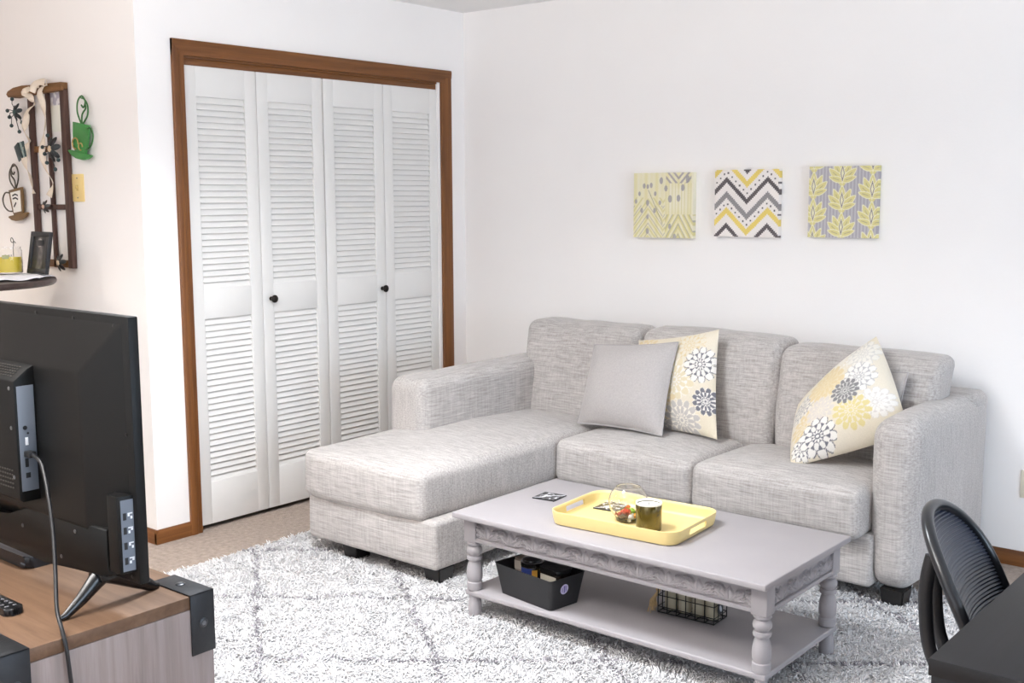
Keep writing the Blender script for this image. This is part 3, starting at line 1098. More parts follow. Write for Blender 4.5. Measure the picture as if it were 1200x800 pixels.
# ------------------------------------------------------------------ black bin with jars, on the shelf
BN = thing('storage_bin', 'black tapered plastic storage bin with round sticker on the table shelf', 'bin', (-2.318, 2.962, SHZ + .0005), None, math.radians(-8.5))
def bin_mesh(w0, d0, w1, d1, h, t=.003):
    rings = []
    for (f, off) in ((0, 0), (1, 0)):
        w, d = w0 + (w1 - w0) * f, d0 + (d1 - d0) * f
        rings.append([(p[0], p[1], h * f) for p in rrect(w, d, .014, 4, 4)])
    rings.append([(p[0], p[1], h + .001) for p in rrect(w1 + .004, d1 + .004, .016, 4, 4)])
    rings.append([(p[0], p[1], h + .001) for p in rrect(w1 - .005, d1 - .005, .012, 4, 4)])
    rings.append([(p[0], p[1], t) for p in rrect(w0 - .006, d0 - .006, .011, 4, 4)])
    n = len(rings[0])
    mm = MB()
    vs = [p for r in rings for p in r]
    fs = [(j * n + i, j * n + (i + 1) % n, (j + 1) * n + (i + 1) % n, (j + 1) * n + i) for j in range(len(rings) - 1) for i in range(n)]
    fs += [tuple(range(n))[::-1], tuple((len(rings) - 1) * n + i for i in range(n))]
    mm._new(vs, fs)
    return mm
bin_mesh(.250, .135, .285, .168, .108).build('bin_shell', M('bin_black', (30, 30, 32), .55, bump=.12, bscale=300), BN, world=False, sharp=40)
m = MB(); m.lathe([(.0005, .0), (.018, 0), (.018, .0008), (.0005, .0009)], (0, 0, 0), 28, 'x', cap=False)
st = m.build('sticker', M('sticker_lavender', (196, 192, 222), .4), BN, loc=(.1378, -.015, .068), world=False)
st.rotation_euler = (0, math.radians(-9.2) * -1, 0)
m = MB(); m.prism([(-.002, -.013), (.0045, -.012), (.002, .013), (-.006, .012)], .0006, 'x', .0009); m.prism([(-.011, -.008), (-.0075, -.010), (-.010, .009), (-.013, .004)], .0006, 'x', .0009); m.prism([(.008, -.010), (.011, -.007), (.009, .011), (.0055, .012)], .0006, 'x', .0009)
m.build('sticker_bars', M('sticker_violet', (112, 104, 160), .4), st, world=False)
def in_bin(x, y):
    a = math.radians(-8.5)
    return (-2.318 + x * math.cos(a) - y * math.sin(a), 2.962 + x * math.sin(a) + y * math.cos(a), SHZ + .0042)
jar_d = M('jar_dark_glass', (34, 30, 28), .12, spec=.6)
j = MB(); j.lathe([(.002, 0), (.036, 0), (.039, .004), (.039, .101), (.034, .108)], (0, 0, 0), 28)
J = j.build('glass_jar', jar_d, None, loc=in_bin(-.030, -.005)); tag(J, 'dark round jar with silver lid band and blue label in the black bin', 'jar', 'jars in the black bin')
j = MB(); j.lathe([(.035, .106), (.0405, .107), (.041, .120), (.038, .123), (.034, .1235)], (0, 0, 0), 28); j.build('lid_band', chrome, J, world=False)
j = MB(); j.lathe([(.034, .1235), (.033, .128), (.020, .132), (.002, .133)], (0, 0, 0), 28); j.build('lid', black_g, J, world=False)
def jar_label(o, r, z0, z1, a0, a1, mat, name='paper_label'):
    mm = MB()
    n = 16
    mm.grid([[(r * math.cos(a0 + (a1 - a0) * i / n), r * math.sin(a0 + (a1 - a0) * i / n), z) for i in range(n + 1)] for z in (z0, z1)])
    return mm.build(name, mat, o, world=False)
jar_label(J, .0394, .015, .103, -2.2, -.9, M('label_blue', (40, 56, 120), .5))
jar_label(J, .0396, .070, .098, -.95, -.45, M('label_gold', (222, 168, 70), .5))
j = MB()
vsq = rrect(.095, .075, .018, 5, 4)
j.prism(vsq, .104, 'z', 0, .002)
J = j.build('square_jar', M('jar_brown_glass', (46, 38, 32), .14, spec=.6), None, loc=in_bin(.070, .010), rot=(0, 0, math.radians(-8.5))); tag(J, 'dark square jar with flat black lid and cream label in the black bin', 'jar', 'jars in the black bin')
j = MB(); j.prism(rrect(.100, .080, .018, 5, 4), .016, 'z', .105, .004); j.build('lid', M('lid_black', (28, 27, 28), .25), J, world=False)
j = MB(); j.box(-.034, .040, -.0388, -.0378, .030, .098, 0); j.build('paper_label', M('label_cream', (206, 200, 186), .6), J, world=False)
j = MB(); j.box(-.016, .016, -.020, .020, 0, .118, .003)
J = j.build('small_carton', M('carton_taupe', (158, 142, 128), .7), None, loc=in_bin(-.093, .004), rot=(0, 0, math.radians(-4))); tag(J, 'small taupe carton at the left end of the black bin', 'box')
j = MB(); j.box(-.0165, .0165, -.0208, -.0198, .078, .108, 0); j.build('paper_label', M('label_pale', (216, 206, 192), .6), J, world=False)

# ------------------------------------------------------------------ wire basket with pale candles
WX, WY, WR = -1.822, 3.148, math.radians(3)
WB = thing('wire_basket', 'black wire basket with round badge and raffia tie on the table shelf', 'basket', (WX, WY, SHZ + .0005), None, WR)
m = MB()
w, d, h = .205, .092, .090
def wire(pts, r=.0018, closed=False):
    m.tube(pts, r, 8, closed=closed)
for z, r in ((.003, .0024), (.022, .0017), (.060, .0017), (h, .0028)):
    wire([(-w / 2, -d / 2, z), (w / 2, -d / 2, z), (w / 2, d / 2, z), (-w / 2, d / 2, z)], r, True)
for i in range(7):
    x = -w / 2 + w * i / 6
    for y in (-d / 2, d / 2):
        wire([(x, y, .003), (x, y, h)])
    wire([(x, -d / 2, .003), (x, d / 2, .003)])
for i in range(1, 3):
    y = -d / 2 + d * i / 3
    for x in (-w / 2, w / 2):
        wire([(x, y, .003), (x, y, h)])
    wire([(-w / 2, y, .003), (w / 2, y, .003)])
m.build('wire_frame', M('wire_black', (18, 18, 20), .45, metal=.3), WB, world=False)
for sg in (-1, 1):
    m = MB()
    m.tube([(sg * w / 2, -.022, h), (sg * (w / 2 + .006), -.018, h + .012), (sg * (w / 2 + .008), 0, h + .016), (sg * (w / 2 + .006), .018, h + .012), (sg * w / 2, .022, h)], .0025, 8)
    m.build('handle', M('wire_black', (18, 18, 20), .45), WB, world=False)
m = MB(); m.lathe([(.0005, 0), (.019, 0), (.019, .002), (.0005, .0022)], (w / 2 + .0012, -.006, .046), 24, 'x', cap=False)
bd = m.build('badge', M('badge_dark', (40, 42, 48), .35), WB, world=False)
m = MB(); m.ball((w / 2 + .0034, -.006, .046), .012, 14, (.06, .55, 1.05), rot=Matrix.Rotation(.5, 3, 'X')); m.build('badge_leaf', M('badge_pale', (206, 210, 216), .4), bd, world=False)
m = MB()
for k in range(26):
    a = random.uniform(-.5, .5); l = random.uniform(.035, .085)
    y0 = random.uniform(-.012, .012)
    m.tube([(-w / 2 - .003, -d / 2 + .01 + y0 * .5, h * .8 + random.uniform(-.006, .004)), (-w / 2 - .012 - random.random() * .01, -d / 2 + y0 + a * .02, h * .5), (-w / 2 - .010 - l * .35 * random.random() + .006, -d / 2 - .006 + y0 + a * .05, max(.002, h * .75 - l))], [.0012, .0016, .0010], 5)
m.ball((-w / 2 - .006, -d / 2 + .012, h * .82), .008, 10, (1, 1.3, .8))
m.build('raffia_tie', M('raffia', (196, 168, 124), .9, var=.2, scale=60), WB, world=False)
waxm = M('votive_cream', (226, 216, 190), .55)
votg = M('votive_frosted', (186, 180, 158), .25, spec=.5)
for i, xx in enumerate((-.076, -.026, .026, .075)):
    c, s = math.cos(WR), math.sin(WR)
    px, py = WX + xx * c, WY + xx * s
    hh = (.082, .070, .075, .064)[i]
    m = MB(); m.lathe([(.002, 0), (.019, 0), (.0225, .003), (.0232, hh), (.0222, hh + .001), (.0212, hh - .001), (.0208, hh - .012), (.002, hh - .012)], (0, 0, 0), 24, cap=False)
    V = m.build('votive_candle', votg, None, loc=(px, py, SHZ + .0035 + .0025))
    tag(V, ['pale cream jar candle beside the raffia tie in the wire basket', 'pale cream jar candle second from the raffia tie in the wire basket', 'pale cream jar candle second from the badge end of the wire basket', 'pale cream jar candle beside the badge in the wire basket'][i], 'candle', 'candles in the wire basket')
    m = MB(); m.lathe([(.0205, hh - .013), (.0206, hh - .008), (.002, hh - .0075)], (0, 0, 0), 20); m.build('wax', waxm, V, world=False)
    m = MB(); m.tube([(0, 0, hh - .008), (.001, .001, hh + .002)], .0012, 6); m.build('wick', M('wick', (40, 36, 32), .9), V, world=False)
    if i in (1, 3):
        m = MB(); m.lathe([(.0228, hh - .002), (.0245, hh), (.0245, hh + .006), (.0215, hh + .007), (.021, hh)], (0, 0, 0), 24, cap=False); m.build('rim', M('rim_black', (26, 26, 28), .35, metal=.4), V, world=False)

# ------------------------------------------------------------------ TV stand
SX0, SX1, SY0, SY1, SZ = -3.75, -2.125, .995, 1.492, .600
top_w = M_wood('stand_wood_top', (84, 61, 44), (114, 88, 68), (2.2, 26, 26), .5, .12, dark=(92, 69, 52))
end_w_lit = M_wood('stand_wood_end_lit', (122, 111, 108), (148, 137, 136), (40, 40, 2.0), .55, .15, dark=(104, 88, 80))  # same wood as the top, cool sidelight mixed into this colour
ST = thing('tv_stand', 'brown wood television stand with black iron corner brackets and bolts', 'tv stand', ((SX0 + SX1) / 2, (SY0 + SY1) / 2, 0))
m = MB(); m.box(SX0, SX1, SY0, SY1, SZ - .030, SZ, .002); m.build('top_board', top_w, ST)
for xa in (SX0, SX1 - .030):
    m = MB(); m.box(xa, xa + .030, SY0 + .0006, SY1 - .0006, .0, SZ - .0305, .0015); m.build('end_panel', end_w_lit, ST)
m = MB(); m.box(SX0 + .03, SX1 - .03, SY0 + .012, SY0 + .024, .04, SZ - .031, .001); m.build('rear_panel', M_wood('stand_wood_rear', (150, 128, 112), (186, 164, 148), (2.2, 30, 30), .6), ST)
for xa in (SX0 + .03, (SX0 + SX1) / 2 - .27, (SX0 + SX1) / 2 + .25):
    m = MB(); m.box(xa + .004, xa + .50, SY1 - .022, SY1 - .004, .06, SZ - .04, .002)
    m.build('front_door', end_w_lit, ST)
m = MB(); m.box(SX0 + .03, SX1 - .03, SY0 + .024, SY1 - .022, .04, .058, .001); m.build('bottom_board', top_w, ST)
def bracket(y0, y1, xe, sg):
    mm = MB()
    xi = xe - sg * .150
    mm.box(min(xi, xe + sg * .004), max(xi, xe + sg * .004), y0, y1, SZ + .0002, SZ + .004, .0012)
    mm.box(min(xe + sg * .0003, xe + sg * .004), max(xe + sg * .0003, xe + sg * .004), y0, y1, SZ - .140, SZ + .004, .0012)
    o = mm.build('corner_bracket', metal_br, ST)
    for (c, ax) in (((xe - sg * .080, (y0 + y1) / 2, SZ + .0038), 'z'), ((xe + sg * .0038, (y0 + y1) / 2, SZ - .068), 'x')):
        b_ = MB()
        k = sg if ax == 'x' else 1
        b_.lathe([(.0115, 0), (.0115, .0012 * k), (.009, .0032 * k), (.0065, .0034 * k)], c, 20, ax)
        bo = b_.build('bolt', M('bolt_dark', (70, 72, 76), .35, metal=.8), o)
        b2 = MB(); b2.lathe([(.0058, 0.0030 * k), (.0058, .0042 * k), (.002, .0046 * k)], c, 6, ax); b2.build('bolt_socket', steel, bo)
for sg, xe in ((1, SX1), (-1, SX0)):
    bracket(SY1 - .060, SY1 + .003, xe, sg)
    bracket(SY0 - .003, SY0 + .060, xe, sg)

# ------------------------------------------------------------------ television, seen from behind
TVX0, TVX1, TVZ0, TVZ1 = -3.060, -2.088, .676, 1.251
YR, YF = 1.288, 1.312
TV = thing('television', 'black flat screen television on the wood stand, seen from behind', 'television', ((TVX0 + TVX1) / 2, 1.29, SZ))
m = MB(); m.box(TVX0, TVX1, YR, YF, TVZ0, TVZ1, .003); m.build('bezel', black_p, TV)
m = MB(); m.box(TVX0 + .012, TVX1 - .012, YF, YF + .001, TVZ0 + .02, TVZ1 - .012, 0); m.build('screen', black_g, TV)
def frustum(x0, x1, z0, z1, y0, ins, y1, bev=.004):
    l, r, b, t = ins
    mm = MB()
    mm._new([(x0, y0, z0), (x1, y0, z0), (x1, y0, z1), (x0, y0, z1), (x0 + l, y1, z0 + b), (x1 - r, y1, z0 + b), (x1 - r, y1, z1 - t), (x0 + l, y1, z1 - t)],
            [(0, 1, 2, 3), (7, 6, 5, 4), (0, 4, 5, 1), (1, 5, 6, 2), (2, 6, 7, 3), (3, 7, 4, 0)])
    bmesh.ops.bevel(mm.bm, geom=mm.bm.edges[:], offset=bev, segments=3, profile=.5, affect='EDGES')
    return mm
frustum(TVX0 + .014, TVX1 - .020, TVZ0 + .055, TVZ1 - .012, YR + .001, (.12, .125, .05, .115), YR - .034, .008).build('back_shell', black_p, TV)
# electronics housing with its port strip
EX1 = -2.425
bxm = MB()
bxm.prism([(YR - .030, .815), (YR - .030, 1.125), (YR - .048, 1.118), (YR - .082, 1.092), (YR - .082, .822), (YR - .075, .815)], EX1 - (-2.86), 'x', -2.86, .003)
E_ = bxm.build('electronics_housing', black_p, TV)
m = MB(); m.box(EX1 - .001, EX1 + .0015, YR - .076, YR - .037, .840, 1.080, .0008)
PP = m.build('port_panel', grey_panel, TV)
m = MB(); m.lathe([(.0050, 0), (.0050, .0012), (.002, .0013)], (EX1 + .0013, YR - .062, .985), 14, 'x'); m.build('audio_jack', port_dark, PP)
m = MB(); m.lathe([(.0025, 0), (.0025, .0012), (.001, .0013)], (EX1 + .0013, YR - .056, .972), 10, 'x'); m.build('reset_hole', port_dark, PP)
m = MB(); m.box(EX1 + .001, EX1 + .0022, YR - .066, YR - .058, .895, .915, .0004); m.build('port_hole', port_dark, PP)
m = MB(); m.box(EX1 + .001, EX1 + .0022, YR - .066, YR - .055, .870, .882, .0004); m.build('port_hole', port_dark, PP)
m = MB(); m.box(EX1 + .001, EX1 + .0022, YR - .063, YR - .056, .945, .963, .0004); m.build('usb_port', white_mark, PP)
m = MB()
for r_ in range(5):
    for c_ in range(12):
        m.box(EX1 - .030 - c_ * .011, EX1 - .024 - c_ * .011, YR - .0835, YR - .0815, .845 + r_ * .010, .848 + r_ * .010, 0)
m.build('rear_vent', M('vent_grey', (64, 60, 56), .6), E_)
m = MB()
for r_ in range(5):
    for c_ in range(12):
        m.box(EX1 - .030 - c_ * .011, EX1 - .024 - c_ * .011, YR - .074 + r_ * .0055, YR - .0715 + r_ * .0055, 1.1005 + r_ * .0045, 1.1022 + r_ * .0045, 0)
m.build('top_vent', M('vent_grey', (64, 60, 56), .6), E_)
for zz in (.872, .985, 1.075):
    m = MB(); m.lathe([(.0045, 0), (.0045, -.0015), (.002, -.002)], (EX1 - .020, YR - .0818, zz), 10, 'y')
    m.build('screw', steel, E_)
# lower skirt with a swelling ledge
lo = [(-2.95, .690), (-2.75, .672), (-2.42, .665), (-2.30, .676), (-2.165, .684), (-2.158, .690), (-2.158, .792), (-2.30, .790), (-2.40, .796), (-2.50, .784), (-2.58, .748), (-2.70, .738), (-2.95, .738)]
m = MB(); m.prism(lo, .030, 'y', YR - .032, .005); m.build('lower_skirt', black_p, TV)
for (x, z) in ((-2.14, 1.229), (-2.30, 1.236), (-2.46, 1.238), (-2.112, 1.0), (-2.108, .78), (-2.115, .69)):
    m = MB(); m.lathe([(.004, 0), (.004, -.001), (.002, -.0014)], (x, YR - .0012, z), 10, 'y')
    m.build('screw', M('screw_black', (40, 40, 42), .35, metal=.6), TV)
for (x, z) in ((-2.285, .765), (-2.52, .735), (-2.35, .695)):
    m = MB(); m.lathe([(.0045, 0), (.0045, -.002), (.002, -.0026)], (x, YR - .0318, z), 10, 'y')
    m.build('screw', steel, TV)
# side control block
m = MB()
m.prism([(-2.152, YR - .028), (-2.146, YR - .034), (-2.109, YR - .034), (-2.105, YR - .030), (-2.101, YR + .002), (-2.152, YR + .002)], .168, 'z', .704, .0015)
SB = m.build('side_module', black_p, TV)
m = MB()
p0, p1 = Vector((-2.1049, YR - .0300, 0)), Vector((-2.1011, YR + .0015, 0))
dv = (p1 - p0).normalized(); nv = Vector((dv.y, -dv.x, 0))
def onface(a0, a1, z0, z1, h, mm):
    q = [p0 + dv * a0 + nv * .0002, p0 + dv * a1 + nv * .0002, p0 + dv * a1 + nv * h, p0 + dv * a0 + nv * h]
    mm.prism([(v.x, v.y) for v in q], z1 - z0, 'z', z0)
L_ = (p1 - p0).length
onface(.002, L_ - .002, .709, .864, .0012, m)
sp = m.build('control_panel', grey_panel, SB)
for zz in (.724, .757, .790, .821):
    m = MB(); onface(.006, .013, zz, zz + .015, .0022, m); m.build('port_hole', port_dark, sp)
    m = MB()
    for q in range(2):
        a_ = .0165 + .006 * q
        onface(a_, a_ + .0042, zz + .001 + .006 * ((q + int(zz * 1000)) % 2), zz + .007 + .006 * ((q + int(zz * 1000)) % 2), .0019, m)
    onface(.0165, .027, zz + .012, zz + .0145, .0019, m)
    m.build('port_symbol', white_mark, sp)
# splayed feet
for fx in (-2.225, -2.93):
    m = MB()
    def bar(pts, rs):
        m.tube(pts, rs, 12, flat=.75, up=(1, 0, 0))
    m.box(fx - .030, fx + .030, 1.262, 1.305, .662, .690, .006)
    bar([(fx, 1.285, .676), (fx + .002, 1.262, .662), (fx + .006, 1.225, .633), (fx + .010, 1.185, SZ + .008), (fx + .011, 1.172, SZ + .0062)], [.022, .020, .0145, .009, .006])
    bar([(fx, 1.290, .676), (fx + .000, 1.320, .663), (fx - .004, 1.365, .637), (fx - .008, 1.410, SZ + .008), (fx - .009, 1.424, SZ + .0062)], [.024, .024, .020, .012, .007])
    m.build('foot', black_g if False else M('foot_gloss', (14, 14, 16), .25), TV)
# cable
def smooth_path(pts, n=8):
    P = [Vector(p) for p in pts]
    out = []
    for i in range(len(P) - 1):
        p0, p1, p2, p3 = P[max(i - 1, 0)], P[i], P[i + 1], P[min(i + 2, len(P) - 1)]
        for k in range(n):
            t = k / n
            out.append(.5 * ((2 * p1) + (-p0 + p2) * t + (2 * p0 - 5 * p1 + 4 * p2 - p3) * t * t + (-p0 + 3 * p1 - 3 * p2 + p3) * t ** 3))
    out.append(P[-1])
    return [tuple(v) for v in out]
m = MB(); m.tube(smooth_path([(-2.410, 1.228, .926), (-2.385, 1.226, .925), (-2.350, 1.222, .912), (-2.305, 1.208, .862), (-2.258, 1.190, .790), (-2.210, 1.165, .712), (-2.165, 1.140, .648), (-2.128, 1.130, .6095), (-2.1145, 1.129, .575), (-2.110, 1.135, .48), (-2.103, 1.15, .30), (-2.085, 1.16, .08), (-2.06, 1.2, .006), (-2.2, 1.3, .006)]), .0044, 10)
CB = tag(m.build('cable', M('cable_black', (24, 24, 27), .4), None), 'black cable hanging from the back of the television down the stand end', 'cable')
m = MB(); m.box(-2.4236, -2.398, 1.219, 1.237, .919, .933, .003); m.build('plug', M('plug_black', (20, 20, 22), .45), CB)
m = MB(); m.prism([(p[0] - 2.395, p[1] + 1.130) for p in rrect(.145, .042, .014, 5, 3)], .016, 'z', SZ + .0004, .004)
RM = recentre(m.build('remote_control', M('remote_black', (20, 20, 22), .3)))
tag(RM, 'small black remote lying on the television stand beside the near bracket', 'remote')
for i in range(6):
    for j_ in (-1, 1):
        m = MB(); m.lathe([(.0045, 0), (.0045, .001), (.003, .0014)], (-2.345 - i * .018, 1.130 + j_ * .009, SZ + .0164), 10, 'z')
        m.build('button', M('button_grey', (90, 90, 94), .5), RM)
m = MB(); m.prism([(p[0] - 2.700, p[1] + 1.36) for p in rrect(.22, .13, .02, 5, 3)], .030, 'z', SZ + .0004, .006)
o = recentre(m.build('media_box', M('media_box_black', (26, 28, 33), .3)))
tag(o, 'flat black media box under the television at the edge of the photo', 'media player')
m = MB(); m.box(-2.62, -2.60, 1.2935, 1.295, SZ + .010, SZ + .014, 0); m.build('indicator_panel', grey_panel, o)

# ------------------------------------------------------------------ desk and chair at the right
DX0, DX1, DY_0, DY_1, DZt = -.600, .150, 1.806, 3.15, .740
DK = thing('desk', 'black wood desk in the near right corner', 'desk', ((DX0 + DX1) / 2, (DY_0 + DY_1) / 2, 0), None, 0)
m = MB(); m.box(DX0, DX1, DY_0, DY_1, DZt - .030, DZt, .002); m.build('desktop', desk_m, DK)
for (xa, ya) in ((DX0 + .004, DY_0 + .004), (DX1 - .054, DY_0 + .004), (DX0 + .004, DY_1 - .054), (DX1 - .054, DY_1 - .054)):
    m = MB(); m.box(xa, xa + .050, ya, ya + .050, 0, DZt - .0305, .002); m.build('leg', desk_m, DK)
m = MB(); m.box(DX0 + .055, DX1 - .055, DY_0 + .008, DY_0 + .026, .35, DZt - .031, .001); m.build('end_panel', desk_m, DK)
m = MB(); m.box(DX1 - .03, DX1 - .012, DY_0 + .055, DY_1 - .055, .35, DZt - .031, .001); m.build('modesty_panel', desk_m, DK)
m = MB(); m.box(DX0 + .0551, DX1 - .055, DY_1 - .026, DY_1 - .008, .35, DZt - .031, .001); m.build('end_panel', desk_m, DK)

CH = thing('office_chair', 'black office chair with ribbed arched backrest pushed against the desk edge', 'chair', (-.363, 2.349, 0), None, math.radians(7.8))
def back_pt(s, t, off=0.0):
    """s -1..1 across (y), t 0..1 up the arched backrest; local coords of the chair"""
    return Vector((-.240 - .172 * t + .030 * s * s + off, s * .190 * (1 - .03 * (1 - t)), .480 + .376 * t))
T0 = .56
def half_at(t):
    if t >= T0:
        return max(.0, 1 - ((t - T0) / (1 - T0)) ** 2.1) ** (1 / 2.1)
    return max(.0, 1 - ((T0 - t) / (T0 + .001)) ** 7) ** (1 / 7)
def outline(k):
    a = k * 2 * PI
    c, s_ = math.cos(a), math.sin(a)
    n = 2.1 if s_ > 0 else 7
    ss = math.copysign(abs(c) ** (2 / n), c)
    tt = abs(s_) ** (2 / n)
    return ss, (T0 + (1 - T0) * tt if s_ > 0 else T0 - T0 * tt)
m = MB()
m.tube([tuple(back_pt(*outline(k / 96))) for k in range(96)], .0125, 12, flat=1.0, closed=True)
m.build('back_frame', M('chair_frame', (26, 27, 31), .28, spec=.5), CH, world=False)
m = MB()
NR, NCc = 330, 16
P = []
for j in range(NR + 1):
    t = .012 + .98 * j / NR
    smax = max(.02, half_at(t)) * .985
    P.append([tuple(back_pt((2 * i / NCc - 1) * smax, t, .004 + .0022 * math.sin(j / NR * 2 * PI * 52) - .008 * (1 - (2 * i / NCc - 1) ** 2))) for i in range(NCc + 1)])
m.grid(P)
m.build('ribbed_back', M('chair_rib', (24, 31, 48), .30, spec=.8), CH, world=False, sharp=80)
for yo in (0.0, .10):
    m = MB(); m.tube(smooth_path([(-.404, yo, .755), (-.412, yo, .71), (-.414, yo, .65), (-.398, yo, .545), (-.34, yo * .8, .462), (-.20, yo * .6, .420), (-.02, yo * .5, .418)]), .0145, 12, flat=.7, up=(0, 1, 0))
    m.build('back_bar', M('chair_spine', (20, 20, 23), .4), CH, world=False)
cush(-.24, .22, -.235, .235, .430, .505, .035, (.006, .006, .012)).build('seat', M('chair_seat', (24, 25, 29), .85, bump=.2, bscale=300), CH, world=False)
m = MB(); m.lathe([(.036, .09), (.036, .20), (.026, .205), (.026, .40), (.06, .405), (.06, .432)], (0, 0, 0), 24); m.build('gas_lift', M('chair_lift', (20, 20, 22), .35), CH, world=False)
for i in range(5):
    a = 2 * PI * i / 5 + .35
    ca, sa = math.cos(a), math.sin(a)
    m = MB(); m.tube([(0, 0, .115), (.12 * ca, .12 * sa, .105), (.27 * ca, .27 * sa, .078)], [.030, .024, .017], 10)
    lg = m.build('leg', M('chair_lift', (20, 20, 22), .35), CH, world=False)
    m = MB(); m.lathe([(.008, -.020), (.0245, -.018), (.0265, -.010), (.0265, -.003), (.018, -.002), (.018, .002), (.0265, .003), (.0265, .010), (.0245, .018), (.008, .020)], (0, 0, 0), 18, 'y')
    m.tube([(0, 0, 0.0), (0, 0, .05)], .006, 8)
    c_ = m.build('caster', M('caster_black', (16, 16, 18), .4), lg, world=False)
    c_.location = (.28 * ca, .28 * sa, .0395); c_.rotation_euler = (0, 0, a + .8)

# ------------------------------------------------------------------ kitchen corner: round table, candle, frame
KX, KY, KR, KZ = -4.85, 2.19, .40, 1.150
KT = thing('pub_table', 'small round dark pub table before the cream kitchen wall', 'table', (KX, KY, 0))
m = MB(); m.lathe([(.01, KZ - .028), (KR - .012, KZ - .028), (KR - .002, KZ - .020), (KR, KZ - .012), (KR - .004, KZ - .002), (KR - .012, KZ), (.01, KZ)], (KX, KY, 0), 64); m.build('table_top', M_wood('pub_table_wood', (42, 32, 30), (64, 50, 46), (3, 30, 30), .3), KT)
m = MB(); m.lathe([(.10, KZ - .052), (.115, KZ - .029)], (KX, KY, 0), 24)
for a in (0.3, 0.3 + PI / 2, .3 + PI, .3 + 1.5 * PI):
    m.box(KX + .0 * math.cos(a) - .012, KX + .012, KY - .012, KY + .012, KZ - .05, KZ - .03, .001)
m.build('apron', M('pub_table_dark', (34, 28, 28), .45), KT)
for a in (.62, .62 + PI / 2, .62 + PI, .62 + 1.5 * PI):
    m = MB()
    c, s_ = math.cos(a), math.sin(a)
    m.tube([(KX + .11 * c, KY + .11 * s_, KZ - .03), (KX + .15 * c, KY + .15 * s_, .60), (KX + .24 * c, KY + .24 * s_, .002)], [.020, .018, .016], 12)
    m.build('leg', M('pub_table_dark', (34, 28, 28), .45), KT)
m = MB(); m.tube([(KX + .172 * math.cos(t * PI / 16), KY + .172 * math.sin(t * PI / 16), .42) for t in range(32)], .010, 8, closed=True); m.build('foot_ring', M('pub_table_dark', (34, 28, 28), .45), KT)
# crumpled white cloth
m = MB()
P = []
for j in range(0, 25):
    r = .255 * j / 24
    row = []
    for i in range(96):
        a = 2 * PI * i / 96
        rr = r * (1 + .07 * math.sin(8 * a) * (j / 24) ** 2)
        z = KZ + .0045 + .0035 * (j / 24) * (1 + math.sin(12 * a + j * .2)) + .003 * mnoise.noise(Vector((rr * math.cos(a) * 14, rr * math.sin(a) * 14, 1)))
        row.append((KX + .06 + rr * math.cos(a), KY + .125 + rr * math.sin(a) * .9, max(KZ + .001, z)))
    P.append(row)
m.grid(P, closed_u=True)
o = recentre(m.build('doily', M('doily_white', (232, 231, 236), .9, bump=.2, bscale=200), sharp=180)); tag(o, 'white ruffled doily spread on the round dark table', 'doily')
mod = o.modifiers.new('thick', 'SOLIDIFY'); mod.thickness = .0015
DZ_ = KZ + .0125
# yellow candle in glass
cx, cy = -4.895, 2.450
m = MB(); m.lathe([(.002, 0), (.052, 0), (.056, .005), (.056, .098), (.052, .108), (.053, .116), (.0505, .116), (.0495, .108), (.053, .098), (.053, .006), (.002, .005)], (0, 0, 0), 36, cap=False)
c1 = m.build('jar_candle', gl, None, loc=(cx, cy, DZ_), sharp=50); tag(c1, 'yellow wax candle in a clear glass jar with pale label on the doily', 'candle')
m = MB(); m.lathe([(.002, .0058), (.0515, .0065), (.0522, .072), (.002, .074)], (0, 0, 0), 32); m.build('wax', M('wax_yellow', (238, 210, 60), .5), c1, world=False)
jar_label(c1, .0566, .024, .088, -2.35, -1.30, M('label_white', (232, 228, 214), .6))
jar_label(c1, .0567, .066, .082, -.95, -.45, M('label_sage', (150, 152, 110), .6))
lb = jar_label(c1, .0569, .034, .078, -2.22, -1.78, M('label_print', (84, 84, 74), .6), 'label_print')
for dx in (-.018, .018, 0):
    m = MB(); m.tube([(dx, .012 if dx == 0 else -.006, .073), (dx, .012 if dx == 0 else -.006, .082)], .0012, 6)
    m.build('wick', M('wick', (40, 36, 32), .9), c1, world=False)
# grey tin pot with wire handle, at the very edge
cx, cy = -5.055, 2.395
m = MB(); m.lathe([(.002, 0), (.050, 0), (.053, .004), (.053, .104), (.0545, .107), (.051, .107), (.0505, .006), (.002, .005)], (0, 0, 0), 32, cap=False)
tp = m.build('tin_pot', M('tin_grey', (176, 172, 164), .4, metal=.4), None, loc=(cx, cy, DZ_)); tag(tp, 'grey tin pot with black wire handle left of the yellow candle', 'pot')
m = MB(); m.tube(smooth_path([(.050, 0, .096), (.056, 0, .118), (.042, 0, .146), (.018, 0, .150), (.006, 0, .136), (.018, 0, .126)]), .0024, 8); m.build('handle', M('wire_black', (18, 18, 20), .45), tp, world=False)
# wire curl ornament standing behind the candle
m = MB(); m.tube(smooth_path([(0, 0, 0), (0, 0, .10), (.003, 0, .138), (-.012, 0, .152), (-.022, 0, .140), (-.010, 0, .130), (.008, 0, .136), (.022, 0, .128)]), .0016, 8)
m.lathe([(.016, 0), (.016, .003)], (0, 0, 0), 16)
o = m.build('wire_curl', M('wire_black', (18, 18, 20), .45), None, loc=(-4.985, 2.520, KZ + .012)); tag(o, 'small black wire curl ornament behind the yellow candle', 'ornament')
